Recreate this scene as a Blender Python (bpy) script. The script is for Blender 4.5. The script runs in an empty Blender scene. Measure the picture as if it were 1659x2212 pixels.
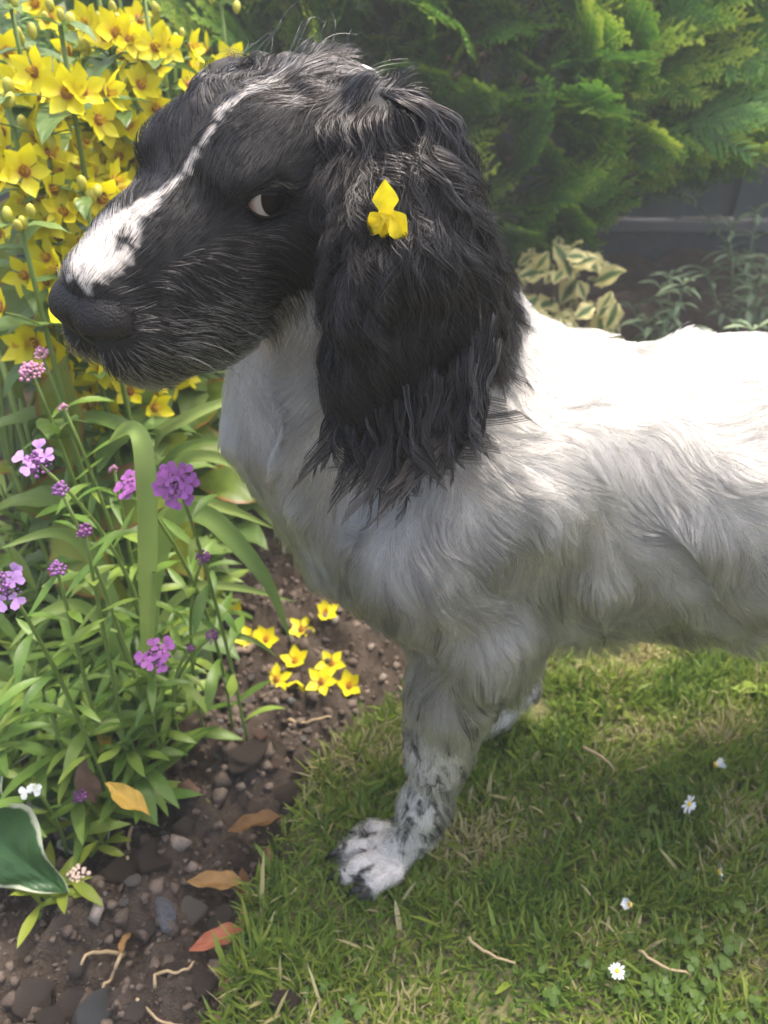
import bpy, bmesh, math, random
import numpy as np
from mathutils import Vector, Matrix, Euler

# ------------------------------------------------------------------ camera, sky, sun, exposure
sc = bpy.context.scene
COL = sc.collection
CAM_H, CAM_PITCH = 0.60, math.radians(33.0)
FPX, CX, CY = 1671.0, 829.5, 1106.0          # focal length and centre, in units of a 1659 x 2212 frame
cam_d = bpy.data.cameras.new('camera'); cam = bpy.data.objects.new('camera', cam_d); COL.objects.link(cam)
cam.location = (0, 0, CAM_H); cam.rotation_euler = (math.pi/2 - CAM_PITCH, 0, 0)
cam_d.sensor_fit = 'VERTICAL'; cam_d.sensor_height = 36.0
cam_d.lens = 36.0 * FPX / 2212.0
cam_d.clip_start = 0.02; cam_d.clip_end = 500
cam_d.dof.use_dof = True; cam_d.dof.focus_distance = 0.375; cam_d.dof.aperture_fstop = 11.0
sc.camera = cam

SUN_DIR = Vector((0.24, 0.22, 0.945)).normalized()          # towards the sun
w = bpy.data.worlds.new('World'); sc.world = w; w.use_nodes = True
nt = w.node_tree; bg = nt.nodes['Background']
sky = nt.nodes.new('ShaderNodeTexSky'); sky.sky_type = 'NISHITA'; sky.sun_disc = False
sky.sun_elevation = math.asin(SUN_DIR.z); sky.sun_rotation = math.atan2(SUN_DIR.x, SUN_DIR.y)
sky.air_density = 0.8; sky.dust_density = 7.0; sky.ozone_density = 0.3
nt.links.new(sky.outputs[0], bg.inputs[0]); bg.inputs[1].default_value = 0.15
sun_d = bpy.data.lights.new('sun', 'SUN'); sun = bpy.data.objects.new('sun', sun_d); COL.objects.link(sun)
sun_d.energy = 0.9; sun_d.angle = math.radians(7.0); sun_d.color = (1.0, 0.955, 0.88)
sun.rotation_euler = SUN_DIR.to_track_quat('Z', 'Y').to_euler(); sun.location = (1, 0.4, 3)
sc.view_settings.view_transform = 'Standard'; sc.view_settings.look = 'None'
sc.view_settings.exposure = 1.68; sc.view_settings.gamma = 1.0
sc.render.engine = 'CYCLES'
sc.cycles.use_denoising = True
sc.cycles.max_bounces = 10; sc.cycles.diffuse_bounces = 4; sc.cycles.glossy_bounces = 4
sc.cycles.transmission_bounces = 6; sc.cycles.transparent_max_bounces = 8
sc.cycles.sample_clamp_indirect = 6.0
sc.cycles_curves.shape = 'RIBBONS'

# ------------------------------------------------------------------ helpers
RNG = np.random.default_rng(7)
rnd = random.Random(11)
CP, SP = math.cos(CAM_PITCH), math.sin(CAM_PITCH)

def ray(px, py):
    a, b = (px - CX) / FPX, (CY - py) / FPX
    return Vector((a, CP + b * SP, -SP + b * CP))
def at_d(px, py, d):                          # point at depth d along the viewing axis
    return Vector((0, 0, CAM_H)) + ray(px, py) * d
def at_y(px, py, y):                          # point at a distance y from the camera over the ground
    r = ray(px, py); return Vector((0, 0, CAM_H)) + r * (y / r.y)
def at_z(px, py, z=0.0):                      # point at height z
    r = ray(px, py); return Vector((0, 0, CAM_H)) + r * ((z - CAM_H) / r.z)

def mesh_of(name, verts, faces, mats=(), smooth=True, uv=None, attrs=None):
    me = bpy.data.meshes.new(name)
    if isinstance(verts, np.ndarray):
        v = np.ascontiguousarray(verts, dtype=np.float32); f = np.ascontiguousarray(faces, dtype=np.int32)
        n = f.shape[1]
        me.vertices.add(len(v)); me.vertices.foreach_set('co', v.ravel())
        me.loops.add(f.size); me.loops.foreach_set('vertex_index', f.ravel())
        me.polygons.add(len(f)); me.polygons.foreach_set('loop_start', np.arange(0, f.size, n, dtype=np.int32))
        me.update(calc_edges=True)
    else:
        me.from_pydata([tuple(p) for p in verts], [], faces); me.update()
    if smooth:
        me.polygons.foreach_set('use_smooth', np.ones(len(me.polygons), dtype=bool))
    if attrs:
        for k, (ty, arr) in attrs.items():
            at = me.attributes.new(k, ty, 'POINT')
            at.data.foreach_set('value' if ty == 'FLOAT' else ('color' if 'COLOR' in ty else 'vector'), np.ascontiguousarray(arr, dtype=np.float32).ravel())
    for m in mats: me.materials.append(m)
    return me

def obj(name, data, parent=None, loc=None, rot=None, scale=None):
    o = bpy.data.objects.new(name, data); COL.objects.link(o)
    if parent is not None: o.parent = parent
    if loc is not None: o.location = loc
    if rot is not None: o.rotation_euler = rot
    if scale is not None: o.scale = (scale,)*3 if isinstance(scale, (int, float)) else scale
    return o
def tag(o, label=None, cat=None, group=None, kind=None):
    if label: o['label'] = label
    if cat: o['category'] = cat
    if group: o['group'] = group
    if kind: o['kind'] = kind
    return o
def thing(name, label, cat, loc=(0, 0, 0), rot=(0, 0, 0), group=None):
    o = bpy.data.objects.new(name, None); COL.objects.link(o); o.empty_display_size = 0.02
    o.location = loc; o.rotation_euler = rot
    return tag(o, label, cat, group)

class NT:
    """small node-tree builder"""
    def __init__(self, name):
        self.m = bpy.data.materials.new(name); self.m.use_nodes = True
        self.t = self.m.node_tree; self.bsdf = self.t.nodes['Principled BSDF']; self.out = self.t.nodes['Material Output']
    def n(self, kind, **kw):
        nd = self.t.nodes.new('ShaderNode' + kind)
        for k, v in kw.items():
            if k.startswith('i_'):
                key = k[2:]; key = int(key) if key.isdigit() else key.replace('_', ' ')
                nd.inputs[key].default_value = v
            else: setattr(nd, k, v)
        return nd
    def l(self, a, b): self.t.links.new(a, b)
    def ramp(self, fac, stops):
        r = self.n('ValToRGB'); el = r.color_ramp.elements
        while len(el) > 1: el.remove(el[-1])
        el[0].position = stops[0][0]; el[0].color = (*stops[0][1], 1)
        for p, c in stops[1:]:
            e = el.new(p); e.color = (*c, 1)
        self.l(fac, r.inputs[0]); return r.outputs[0]
    def mix(self, fac, a, b, mode='MIX'):
        m = self.n('Mix', data_type='RGBA', blend_type=mode)
        for i, x in ((0, fac), (6, a), (7, b)):
            if hasattr(x, 'is_linked') or hasattr(x, 'links'): self.l(x, m.inputs[i])
            else: m.inputs[i].default_value = x if i == 0 else (*x, 1)
        return m.outputs[2]
    def noise(self, scale, detail=3, rough=.6, coord=None, dist=0):
        nd = self.n('TexNoise'); nd.inputs['Scale'].default_value = scale; nd.inputs['Detail'].default_value = detail
        nd.inputs['Roughness'].default_value = rough; nd.inputs['Distortion'].default_value = dist
        if coord is not None: self.l(coord, nd.inputs['Vector'])
        return nd
    def bump(self, h, strength=.5, dist=.002):
        b = self.n('Bump'); b.inputs['Strength'].default_value = strength; b.inputs['Distance'].default_value = dist
        self.l(h, b.inputs['Height']); self.l(b.outputs[0], self.bsdf.inputs['Normal'])
    def set(self, **kw):
        for k, v in kw.items():
            self.bsdf.inputs[k.replace('_', ' ')].default_value = v
        return self

def leaf_mat(name, stops, rough=.45, trans=.35, vein=None, attr=None, scale=60, spec=.4, hue_rand=.5, edge=None):
    """leaf or petal: object-random and along-the-leaf colour, light passing through the blade"""
    k = NT(name)
    info = k.n('ObjectInfo'); tc = k.n('TexCoord'); no = k.noise(scale, 3, .6, tc.outputs['Object'])
    a = k.n('Math', operation='MULTIPLY_ADD'); k.l(info.outputs['Random'], a.inputs[0]); a.inputs[1].default_value = hue_rand
    b = k.n('Math', operation='MULTIPLY_ADD'); k.l(no.outputs[0], b.inputs[0]); b.inputs[1].default_value = .5; k.l(a.outputs[0], b.inputs[2])
    a.inputs[2].default_value = .25 - hue_rand*.5
    col = k.ramp(b.outputs[0], stops)
    if edge:
        at = k.n('Attribute', attribute_name='edge'); e2 = k.noise(55, 3, .6, tc.outputs['Object'])
        em = k.n('Math', operation='MULTIPLY_ADD'); k.l(e2.outputs[0], em.inputs[0]); em.inputs[1].default_value = .30; k.l(at.outputs['Fac'], em.inputs[2])
        es = k.n('Math', operation='SUBTRACT'); k.l(em.outputs[0], es.inputs[0]); es.inputs[1].default_value = .15
        col = k.mix(k.ramp(es.outputs[0], edge[0]), col, edge[1])
    k.l(col, k.bsdf.inputs['Base Color']); k.set(Roughness=rough); k.bsdf.inputs['Specular IOR Level'].default_value = spec
    tr = k.n('BsdfTranslucent'); k.l(col, tr.inputs[0])
    if vein is not None:
        at = k.n('Attribute', attribute_name='vein'); k.bump(at.outputs['Fac'], vein, .0015)
    mx = k.n('MixShader'); mx.inputs[0].default_value = trans
    k.l(k.bsdf.outputs[0], mx.inputs[1]); k.l(tr.outputs[0], mx.inputs[2]); k.l(mx.outputs[0], k.out.inputs[0])
    return k.m

class Noise3:
    """smooth vector noise as a sum of random plane waves"""
    def __init__(self, seed, scale, n=14):
        r = np.random.default_rng(seed)
        d = r.normal(size=(n, 3)); d /= np.linalg.norm(d, axis=1, keepdims=True)
        self.k = d * (2*np.pi/scale) * r.uniform(.6, 1.6, (n, 1)); self.ph = r.uniform(0, 6.28, (3, n)); self.n = n
    def vec(self, p):
        a = p @ self.k.T
        return np.stack([np.sin(a + self.ph[i]).sum(1) for i in range(3)], 1) / math.sqrt(self.n/2)
    def val(self, p):
        return np.sin(p @ self.k.T + self.ph[0]).sum(1) / math.sqrt(self.n/2)
def nrm(a): return a / np.maximum(np.linalg.norm(a, axis=-1, keepdims=True), 1e-9)
def sstep(a, b, x):
    t = np.clip((x-a)/(b-a), 0, 1); return t*t*(3-2*t)
# ================================================================== ground, soil bed, lawn
def fbm(p, scales, amps, seed):
    o = 0
    for i, (s, a) in enumerate(zip(scales, amps)): o = o + a*Noise3(seed+i, s, 20).val(p)
    return o
EDGE_W = [(-.16, -1.2), (-.15, .0), (-.130, .20), (-.114, .262), (-.104, .32), (-.096, .372), (-.075, .43), (-.050, .488), (-.018, .525), (.02, .555), (.08, .63), (.18, .78), (.40, .95), (.8, 1.10), (1.6, 1.25), (3.2, 1.4)]
EW = np.array(EDGE_W)
def lawn_side(x, y):
    """signed distance-like: > 0 on the lawn"""
    xe = np.interp(y, EW[:, 1], EW[:, 0]); return x - xe
k = NT('ground_earth'); tc = k.n('TexCoord'); no = k.noise(3, 5, .6, tc.outputs['Object'])
k.l(k.ramp(no.outputs[0], [(.3, (.045, .035, .025)), (.7, (.075, .06, .042))]), k.bsdf.inputs['Base Color']); k.set(Roughness=.95); GROUND = k.m
g = obj('ground', mesh_of('ground', [(-150, -150, -.05), (150, -150, -.05), (150, 150, -.05), (-150, 150, -.05)], [(0, 1, 2, 3)], [GROUND])); tag(g, kind='structure')

k = NT('soil'); tc = k.n('TexCoord'); n1 = k.noise(24, 6, .65, tc.outputs['Object']); n2 = k.noise(190, 4, .7, tc.outputs['Object']); n3 = k.noise(900, 2, .6, tc.outputs['Object'])
c = k.ramp(n1.outputs[0], [(.30, (.060, .044, .032)), (.5, (.115, .086, .065)), (.72, (.18, .142, .112))])
c = k.mix(k.ramp(n2.outputs[0], [(.42, (0, 0, 0)), (.68, (.75, .75, .75))]), c, (.18, .143, .112))
k.l(c, k.bsdf.inputs['Base Color']); k.set(Roughness=.95); k.bsdf.inputs['Specular IOR Level'].default_value = .15
ad = k.n('Math', operation='ADD'); k.l(n2.outputs[0], ad.inputs[0]); k.l(n3.outputs[0], ad.inputs[1]); k.bump(ad.outputs[0], 1.0, .007); SOIL = k.m
def soil_h(x, y):
    p = np.stack([x, y, np.zeros_like(x)], -1).reshape(-1, 3)
    h = fbm(p, [.6, .16, .05, .022, .011], [.010, .007, .0055, .0038, .0022], 200).reshape(x.shape)
    e = lawn_side(x, y)
    return h - .004 - .030*sstep(-.09, .02, e)*sstep(-.2, .25, y)*.6 - .03*sstep(.0, .05, e)
def grid_mesh(name, xs, ys, hf, mat):
    X, Y = np.meshgrid(xs, ys, indexing='ij'); Z = hf(X, Y); n, m = X.shape
    V = np.stack([X, Y, Z], -1).reshape(-1, 3); i = np.arange(n*m).reshape(n, m)
    F = np.stack([i[:-1, :-1], i[1:, :-1], i[1:, 1:], i[:-1, 1:]], -1).reshape(-1, 4)
    return mesh_of(name, V, F, [mat])
xs = np.concatenate([np.arange(-3.2, -.72, .05), np.arange(-.72, .14, .0042), np.arange(.14, 3.4, .05)])
ys = np.concatenate([np.arange(-1.2, .16, .05), np.arange(.16, .95, .0042), np.arange(.95, 2.0, .02), np.arange(2.0, 3.2, .06)])
soil = obj('soil_bed', grid_mesh('soil_bed', xs, ys, soil_h, SOIL)); tag(soil, 'brown crumbly soil of the flower bed', kind='structure')

# soil crumbs and small clods: uncountable
def rock(seed, sub, rough=.25, flat=.75):
    bm = bmesh.new(); bmesh.ops.create_icosphere(bm, subdivisions=sub, radius=1.0)
    nz = Noise3(seed, 1.9, 10); nz2 = Noise3(seed+1, .7, 10)
    V = np.array([v.co[:] for v in bm.verts]); F = [[v.index for v in f.verts] for f in bm.faces]; bm.free()
    V = V*(1 + rough*.6*nz.val(V)[:, None] + (rough*.22*nz2.val(V)[:, None] if sub > 1 else 0)); V[:, 2] *= flat
    return V, np.array(F)
def scatter_rocks(pos, size, variants, rng):
    VV, FF, CC = [], [], []; o = 0
    for j, (p, s) in enumerate(zip(pos, size)):
        V, F = variants[rng.integers(len(variants))]
        a, b = rng.uniform(0, 6.28), rng.normal(0, .5)
        R = np.array(Euler((b, rng.normal(0, .5), a)).to_matrix())
        VV.append((V*s*rng.uniform(.7, 1.3, 3)) @ R.T + p); FF.append(F+o); o += len(V); CC.append(np.full(len(V), rng.uniform()))
    return np.concatenate(VV), np.concatenate(FF), np.concatenate(CC)
r = np.random.default_rng(5)
n = 11000; x = r.uniform(-.62, .16, n); y = r.uniform(.17, .95, n); ok = lawn_side(x, y) < -.004 + .02*r.uniform(size=n)**3
x, y = x[ok], y[ok]; s = .0012 + .0042*r.uniform(size=len(x))**3.0
big = r.uniform(size=len(x)) < .03; s[big] = r.uniform(.006, .011, big.sum())
pos = np.stack([x, y, soil_h(x, y) + s*.35], 1)
k = NT('soil_crumb'); at = k.n('Attribute', attribute_name='tone'); tc = k.n('TexCoord'); no = k.noise(380, 3, .6, tc.outputs['Object'])
c = k.ramp(at.outputs['Fac'], [(0, (.062, .046, .034)), (.6, (.118, .088, .066)), (.92, (.17, .132, .102)), (.97, (.24, .19, .15)), (1, (.36, .31, .26))])
k.l(k.mix(.35, c, k.ramp(no.outputs[0], [(.3, (.03, .02, .015)), (.7, (.16, .12, .09))])), k.bsdf.inputs['Base Color']); k.set(Roughness=.95); k.bump(no.outputs[0], .6, .002); CRUMB = k.m
V, F, C = scatter_rocks(pos, s, [rock(300+q, 1, .45) for q in range(5)], r)
cr = obj('soil_crumbs', mesh_of('soil_crumbs', V, F, [CRUMB], attrs={'tone': ('FLOAT', C)})); tag(cr, 'loose brown crumbs and grit lying over the soil', 'soil crumbs', kind='stuff')

# lawn sheet and grass
k = NT('lawn_thatch'); tc = k.n('TexCoord'); n1 = k.noise(11, 4, .6, tc.outputs['Object']); n2 = k.noise(160, 4, .7, tc.outputs['Object'])
c = k.ramp(n2.outputs[0], [(.3, (.07, .075, .028)), (.55, (.15, .15, .055)), (.75, (.25, .21, .11))])
k.l(k.mix(k.ramp(n1.outputs[0], [(.45, (0, 0, 0)), (.72, (.6, .6, .6))]), c, (.10, .075, .045)), k.bsdf.inputs['Base Color']); k.set(Roughness=1.0); k.bump(n2.outputs[0], .9, .006); THATCH = k.m
def lawn_h(x, y):
    p = np.stack([x, y, np.zeros_like(x)], -1).reshape(-1, 3)
    return fbm(p, [.35, .08], [.0022, .0012], 240).reshape(x.shape) - .0015
ys = np.concatenate([np.linspace(-1.2, .1, 20), np.linspace(.12, .8, 90), np.linspace(.84, 1.39, 30)])
xe = np.interp(ys, EW[:, 1], EW[:, 0]) + .006*np.sin(ys*70) + .004*np.sin(ys*163+1)
u = np.concatenate([[0, .004, .012], np.linspace(.03, .7, 60), np.linspace(.8, 3.4, 22)])
X = xe[:, None] + u[None]; Y = np.repeat(ys[:, None], len(u), 1); Z = lawn_h(X, Y); Z[:, 0] -= .035; Z[:, 1] -= .012
i = np.arange(X.size).reshape(X.shape)
F = np.stack([i[:-1, :-1], i[:-1, 1:], i[1:, 1:], i[1:, :-1]], -1).reshape(-1, 4)
lawn = obj('lawn', mesh_of('lawn', np.stack([X, Y, Z], -1).reshape(-1, 3), F, [THATCH])); tag(lawn, kind='structure')

def blades(n, xr, yr, seed, lmin, lmax, wmul=1.0, edge_over=.012):
    r = np.random.default_rng(seed); x = r.uniform(*xr, n); y = r.uniform(*yr, n)
    p3 = np.stack([x, y, np.zeros(n)], 1); dens = Noise3(seed+3, .13).val(p3)*.5 + Noise3(seed+4, .04).val(p3)*.35
    ok = (lawn_side(x, y) > -edge_over*r.uniform(size=n)) & (r.uniform(size=n) < np.clip(.78 + .35*dens, .12, 1))
    # the paws press the grass down, a worn patch near the far paw
    ok &= ~((np.hypot((x+.008)/.034, (y-.379)/.022) < 1)) & ~(np.hypot(x-.155, y-.555) < .02) & ~(np.hypot((x-.10)/.03, (y-.532)/.02) < 1)
    x, y, dn = x[ok], y[ok], dens[ok]; n = len(x); z = lawn_h(x, y)
    edge = np.exp(-np.abs(lawn_side(x, y))/.03)
    L = r.uniform(lmin, lmax, n)*(1 + .35*np.clip(dn, -1, 1))*(1 + .55*edge*r.uniform(size=n)); W = r.uniform(.00055, .0012, n)*wmul
    az = r.uniform(0, 6.28, n); lean = r.beta(1.6, 1.5, n)*1.15 + .15
    d = np.stack([np.cos(az), np.sin(az), np.zeros(n)], 1); side = np.stack([-np.sin(az+r.normal(0, .5, n)), np.cos(az), np.zeros(n)], 1)
    ks = np.array([0, .4, .75, 1.0]); P = np.stack([x, y, z-.003], 1)[:, None] + np.zeros((n, 4, 3)); 
    cur = P[:, 0].copy(); prev = 0
    rows = [cur.copy()]
    for q in range(1, 4):
        th = lean*(.35 + .85*ks[q]); sg = (L*(ks[q]-prev))[:, None]; prev = ks[q]
        cur = cur + sg*(d*np.sin(th)[:, None] + np.array([0, 0, 1.])*np.cos(th)[:, None]); cur[:, 2] = np.maximum(cur[:, 2], z+.001)
        rows.append(cur.copy())
    V = []
    for q, wf in ((0, .8), (1, 1.0), (2, .75)):
        V += [rows[q] - side*(W*wf)[:, None], rows[q] + side*(W*wf)[:, None]]
    V.append(rows[3]); V = np.stack(V, 1).reshape(-1, 3)
    b = (np.arange(n)*7)[:, None]
    T = np.concatenate([b+np.array([[0, 1, 3]]), b+np.array([[0, 3, 2]]), b+np.array([[2, 3, 5]]), b+np.array([[2, 5, 4]]), b+np.array([[4, 5, 6]])])
    dry = np.clip(.5*Noise3(seed+9, .11).val(np.stack([x, y, 0*x], 1)) + r.normal(0, .55, n), -2, 2)
    tone = np.where(dry > .85, .85+.15*r.uniform(size=n), np.clip(.42 + .22*dry + r.normal(0, .10, n), 0, .74))
    return V, T, np.repeat(tone, 7)
k = NT('grass_blade'); at = k.n('Attribute', attribute_name='tone')
c = k.ramp(at.outputs['Fac'], [(0, (.060, .130, .017)), (.3, (.13, .220, .026)), (.55, (.225, .295, .040)), (.74, (.32, .345, .070)), (.86, (.42, .38, .17)), (1, (.50, .44, .25))])
k.l(c, k.bsdf.inputs['Base Color']); k.set(Roughness=.5); k.bsdf.inputs['Specular IOR Level'].default_value = .35
tr = k.n('BsdfTranslucent'); k.l(c, tr.inputs[0]); mx = k.n('MixShader'); mx.inputs[0].default_value = .35
k.l(k.bsdf.outputs[0], mx.inputs[1]); k.l(tr.outputs[0], mx.inputs[2]); k.l(mx.outputs[0], k.out.inputs[0]); GRASS = k.m
A = blades(150000, (-.20, .62), (.12, .92), 900, .010, .026)
B = blades(14000, (-.2, 2.2), (-.5, 1.3), 950, .02, .036, 2.0)
V = np.concatenate([A[0], B[0]]); T = np.concatenate([A[1], B[1]+len(A[0])]); C = np.concatenate([A[2], B[2]])
gr = obj('grass', mesh_of('grass', V, T, [GRASS], attrs={'tone': ('FLOAT', C)})); tag(gr, 'short mown lawn grass with dry straw-coloured blades', 'grass', kind='stuff')
# ================================================================== leaves: shared builders
def leaf_mesh(name, L, W, mat, nl=8, nw=4, peak=.38, tip=1.0, base=.08, fold=.25, bend=.0, twist=0, wave=0, lobes=None, edge_pow=1):
    """a blade along +Y with a fold at the midrib, curved over its length; carries edge (0 midrib, 1 margin) and along (0 base, 1 tip)"""
    V, F, E, A, VN = [], [], [], [], []
    y = z = 0.0; ang = 0.0
    for i in range(nl+1):
        t = i/nl
        if i: 
            ang = -bend*t; y += L/nl*math.cos(ang); z += L/nl*math.sin(ang)
        a = peak; 
        wv = (t/a)**.75 if t < a else max(0, 1-((t-a)/(1-a))**(1.55*tip))
        wv = max(wv, base if t < .5 else 0)*W*.5
        if lobes: wv *= 1 + lobes*math.sin(t*22)
        for j in range(nw+1):
            s = -1+2*j/nw; tw = twist*t
            xx = s*wv; zz = abs(s)*wv*fold + wave*W*math.sin(t*14+s*2)*abs(s)
            V.append((xx*math.cos(tw)-zz*math.sin(tw), y, z + xx*math.sin(tw)+zz*math.cos(tw))); E.append(abs(s)**edge_pow); A.append(t)
            VN.append(.5+.5*math.sin((t*9 + abs(s)*2.2)*3.0)*min(1, abs(s)*3) if abs(s) > .01 else 0)
    for i in range(nl):
        for j in range(nw):
            q = i*(nw+1)+j; F.append((q, q+1, q+nw+2, q+nw+1))
    return mesh_of(name, V, F, [mat], attrs={'edge': ('FLOAT', np.array(E)), 'along': ('FLOAT', np.array(A)), 'vein': ('FLOAT', np.array(VN))})
def basis(along, normal):
    y = Vector(along).normalized(); n = Vector(normal); x = y.cross(n)
    if x.length < 1e-5: x = y.orthogonal()
    x.normalize(); zz = x.cross(y)
    return Matrix((x, y, zz)).transposed()
def place(name, me, parent, world, along, normal=(0, 0, 1), s=1.0, base=None):
    o = bpy.data.objects.new(name, me); COL.objects.link(o); o.parent = parent
    b = base if base is not None else (parent.location if parent else Vector())
    m = basis(along, normal)
    sv = (s, s, s) if not hasattr(s, '__len__') else s
    o.matrix_basis = Matrix.LocRotScale(Vector(world)-b, m.to_quaternion(), sv)
    return o
def tube_mesh(name, pts, rads, mat, sides=7):
    V, F = [], []; pts = [Vector(p) for p in pts]; n = len(pts)
    up = Vector((.3, .2, 1)).normalized()
    for i, p in enumerate(pts):
        t = (pts[min(i+1, n-1)]-pts[max(i-1, 0)]).normalized(); a = t.cross(Vector((1, .1, 0)) if abs(t.z) > .8 else up).normalized(); b = t.cross(a)
        for j in range(sides):
            ph = 2*math.pi*j/sides; V.append(p + (a*math.cos(ph)+b*math.sin(ph))*rads[i])
    for i in range(n-1):
        for j in range(sides): F.append((i*sides+j, i*sides+(j+1) % sides, (i+1)*sides+(j+1) % sides, (i+1)*sides+j))
    F.append(tuple(range(sides))[::-1]); F.append(tuple((n-1)*sides+j for j in range(sides)))
    return mesh_of(name, V, F, [mat])
def bez(a, b, c, n):
    a, b, c = Vector(a), Vector(b), Vector(c)
    return [a*(1-t)**2 + b*2*t*(1-t) + c*t*t for t in [i/(n-1) for i in range(n)]]
def rv(s): return Vector((rnd.gauss(0, s), rnd.gauss(0, s), rnd.gauss(0, s)))

# ================================================================== fence behind
k = NT('fence_wood'); tc = k.n('TexCoord'); mp = k.n('Mapping'); mp.inputs['Scale'].default_value = (40, 40, 3); k.l(tc.outputs['Object'], mp.inputs[0])
no = k.noise(1, 5, .6, mp.outputs[0]); info = k.n('ObjectInfo')
c = k.ramp(no.outputs[0], [(.3, (.055, .070, .070)), (.7, (.095, .115, .115))]); c = k.mix(.25, c, k.ramp(info.outputs['Random'], [(0, (.07, .085, .085)), (1, (.15, .17, .17))]))
k.l(c, k.bsdf.inputs['Base Color']); k.set(Roughness=.8); k.bump(no.outputs[0], .3, .003); FENCE = k.m
k = NT('concrete'); tc = k.n('TexCoord'); no = k.noise(30, 5, .6, tc.outputs['Object'])
k.l(k.ramp(no.outputs[0], [(.3, (.05, .055, .058)), (.7, (.085, .09, .092))]), k.bsdf.inputs['Base Color']); k.set(Roughness=.9); GRAV = k.m
k = NT('weathered_batten').set(Base_Color=(.17, .17, .165, 1), Roughness=.8); BATTEN = k.m
def box(name, a, b, mat, bev=.002):
    bm = bmesh.new(); bmesh.ops.create_cube(bm, size=1)
    for v in bm.verts: v.co = Vector((a[i] + (v.co[i]+.5)*(b[i]-a[i]) for i in range(3)))
    if bev: bmesh.ops.bevel(bm, geom=bm.edges[:], offset=bev, segments=1, affect='EDGES')
    me = bpy.data.meshes.new(name); bm.to_mesh(me); bm.free(); me.materials.append(mat); return me
FY = 2.32
fence = thing('fence', 'dark slate-grey fence of upright boards behind the conifer', 'fence', (0, FY, 0))
bme = box('fence_board', (-.079, -.009, .10), (.079, .009, 1.15), FENCE, .003)
for i in range(-30, 32):
    o = obj('board', bme, fence, (i*.150+.02, (-.0095 if i % 2 else .0095), 0))
obj('gravel_board', box('fence_gravel_board', (-4.5, -.026, -.10), (4.8, .022, .066), GRAV), fence)
obj('batten', box('fence_batten', (-4.5, -.034, .068), (4.8, .018, .096), BATTEN), fence)
obj('rail', box('fence_rail', (-4.5, .030, .90), (4.8, .07, .97), FENCE), fence)

# ================================================================== conifer
def spray_mesh(seed, mat):
    """flat fan of scaly branchlets"""
    r = random.Random(seed); V, F, A = [], [], []
    def strip(p, d, n, L, w, t0, t1, zc):
        b = len(V); q = Vector((-d.y, d.x, 0)); 
        for i in range(3):
            t = i/2; c = p + d*L*t + Vector((0, 0, zc*t*t*L)); ww = w*(1-.65*t)
            V.append(c - q*ww + Vector((0, 0, -.15*ww))); V.append(c + q*ww + Vector((0, 0, -.15*ww))); A.extend([t0+(t1-t0)*t]*2)
        for i in range(2): F.append((b+2*i, b+2*i+1, b+2*i+3, b+2*i+2))
    L = .15; ax = Vector((0, 1, 0)); strip(Vector((0, 0, 0)), ax, 0, L, .0022, .1, 1, -.3)
    nb = 9
    for i in range(nb):
        t = .14 + .80*i/(nb-1)
        for s in (-1, 1):
            p = Vector((0, L*t, -.3*t*t*L)); ang = math.radians(r.uniform(34, 52))*s
            d = Vector((math.sin(ang), math.cos(ang), 0)); Lb = L*(.50*(1-t)+.10)*r.uniform(.75, 1.2)
            z = r.uniform(-.5, -.05); strip(p, d, 0, Lb, .0028, t*.6, .55+.45*t, z)
            m = max(2, int(Lb/.0095))
            for j in range(m):
                tt = (j+.5)/m
                for s2 in (-1, 1):
                    a2 = ang + s2*math.radians(r.uniform(28, 48)); d2 = Vector((math.sin(a2), math.cos(a2), 0))
                    strip(p + d*Lb*tt + Vector((0, 0, z*tt*tt*Lb)), d2, 0, Lb*.42*(1-tt*.6)*r.uniform(.7, 1.25), .0026, t*.6+.2*tt, .6+.4*max(t, tt), z*.8)
    return mesh_of('conifer_spray', V, F, [mat], attrs={'along': ('FLOAT', np.array(A))})
k = NT('conifer_leaf'); at = k.n('Attribute', attribute_name='along'); info = k.n('ObjectInfo'); tc = k.n('TexCoord'); no = k.noise(9, 3, .6, tc.outputs['Object'])
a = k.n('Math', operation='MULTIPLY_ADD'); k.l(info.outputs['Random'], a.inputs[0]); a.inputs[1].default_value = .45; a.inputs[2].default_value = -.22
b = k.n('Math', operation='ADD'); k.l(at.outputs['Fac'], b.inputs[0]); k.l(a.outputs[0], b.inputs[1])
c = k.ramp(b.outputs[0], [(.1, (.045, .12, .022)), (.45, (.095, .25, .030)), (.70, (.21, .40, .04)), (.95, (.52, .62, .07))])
k.l(c, k.bsdf.inputs['Base Color']); k.set(Roughness=.55); tr = k.n('BsdfTranslucent'); k.l(c, tr.inputs[0]); mx = k.n('MixShader'); mx.inputs[0].default_value = .3
k.l(k.bsdf.outputs[0], mx.inputs[1]); k.l(tr.outputs[0], mx.inputs[2]); k.l(mx.outputs[0], k.out.inputs[0]); CON = k.m
k = NT('conifer_bark'); tc = k.n('TexCoord'); no = k.noise(60, 4, .6, tc.outputs['Object'])
k.l(k.ramp(no.outputs[0], [(.3, (.07, .042, .025)), (.7, (.15, .095, .06))]), k.bsdf.inputs['Base Color']); k.set(Roughness=.9); BARK = k.m
SPR = [spray_mesh(s, CON) for s in range(4)]
TB = Vector((.10, 1.98, 0))
con = thing('conifer', 'dense green conifer with flat fan-shaped sprays, behind the dog', 'tree', TB)
obj('trunk', tube_mesh('conifer_trunk', [TB*0 + Vector((0, 0, -.03)), Vector((.01, .01, .5)), Vector((.0, 0, .8)), Vector((.02, 0, .98))], [.05, .04, .025, .008], BARK, 10), con)
rc = random.Random(44)
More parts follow.
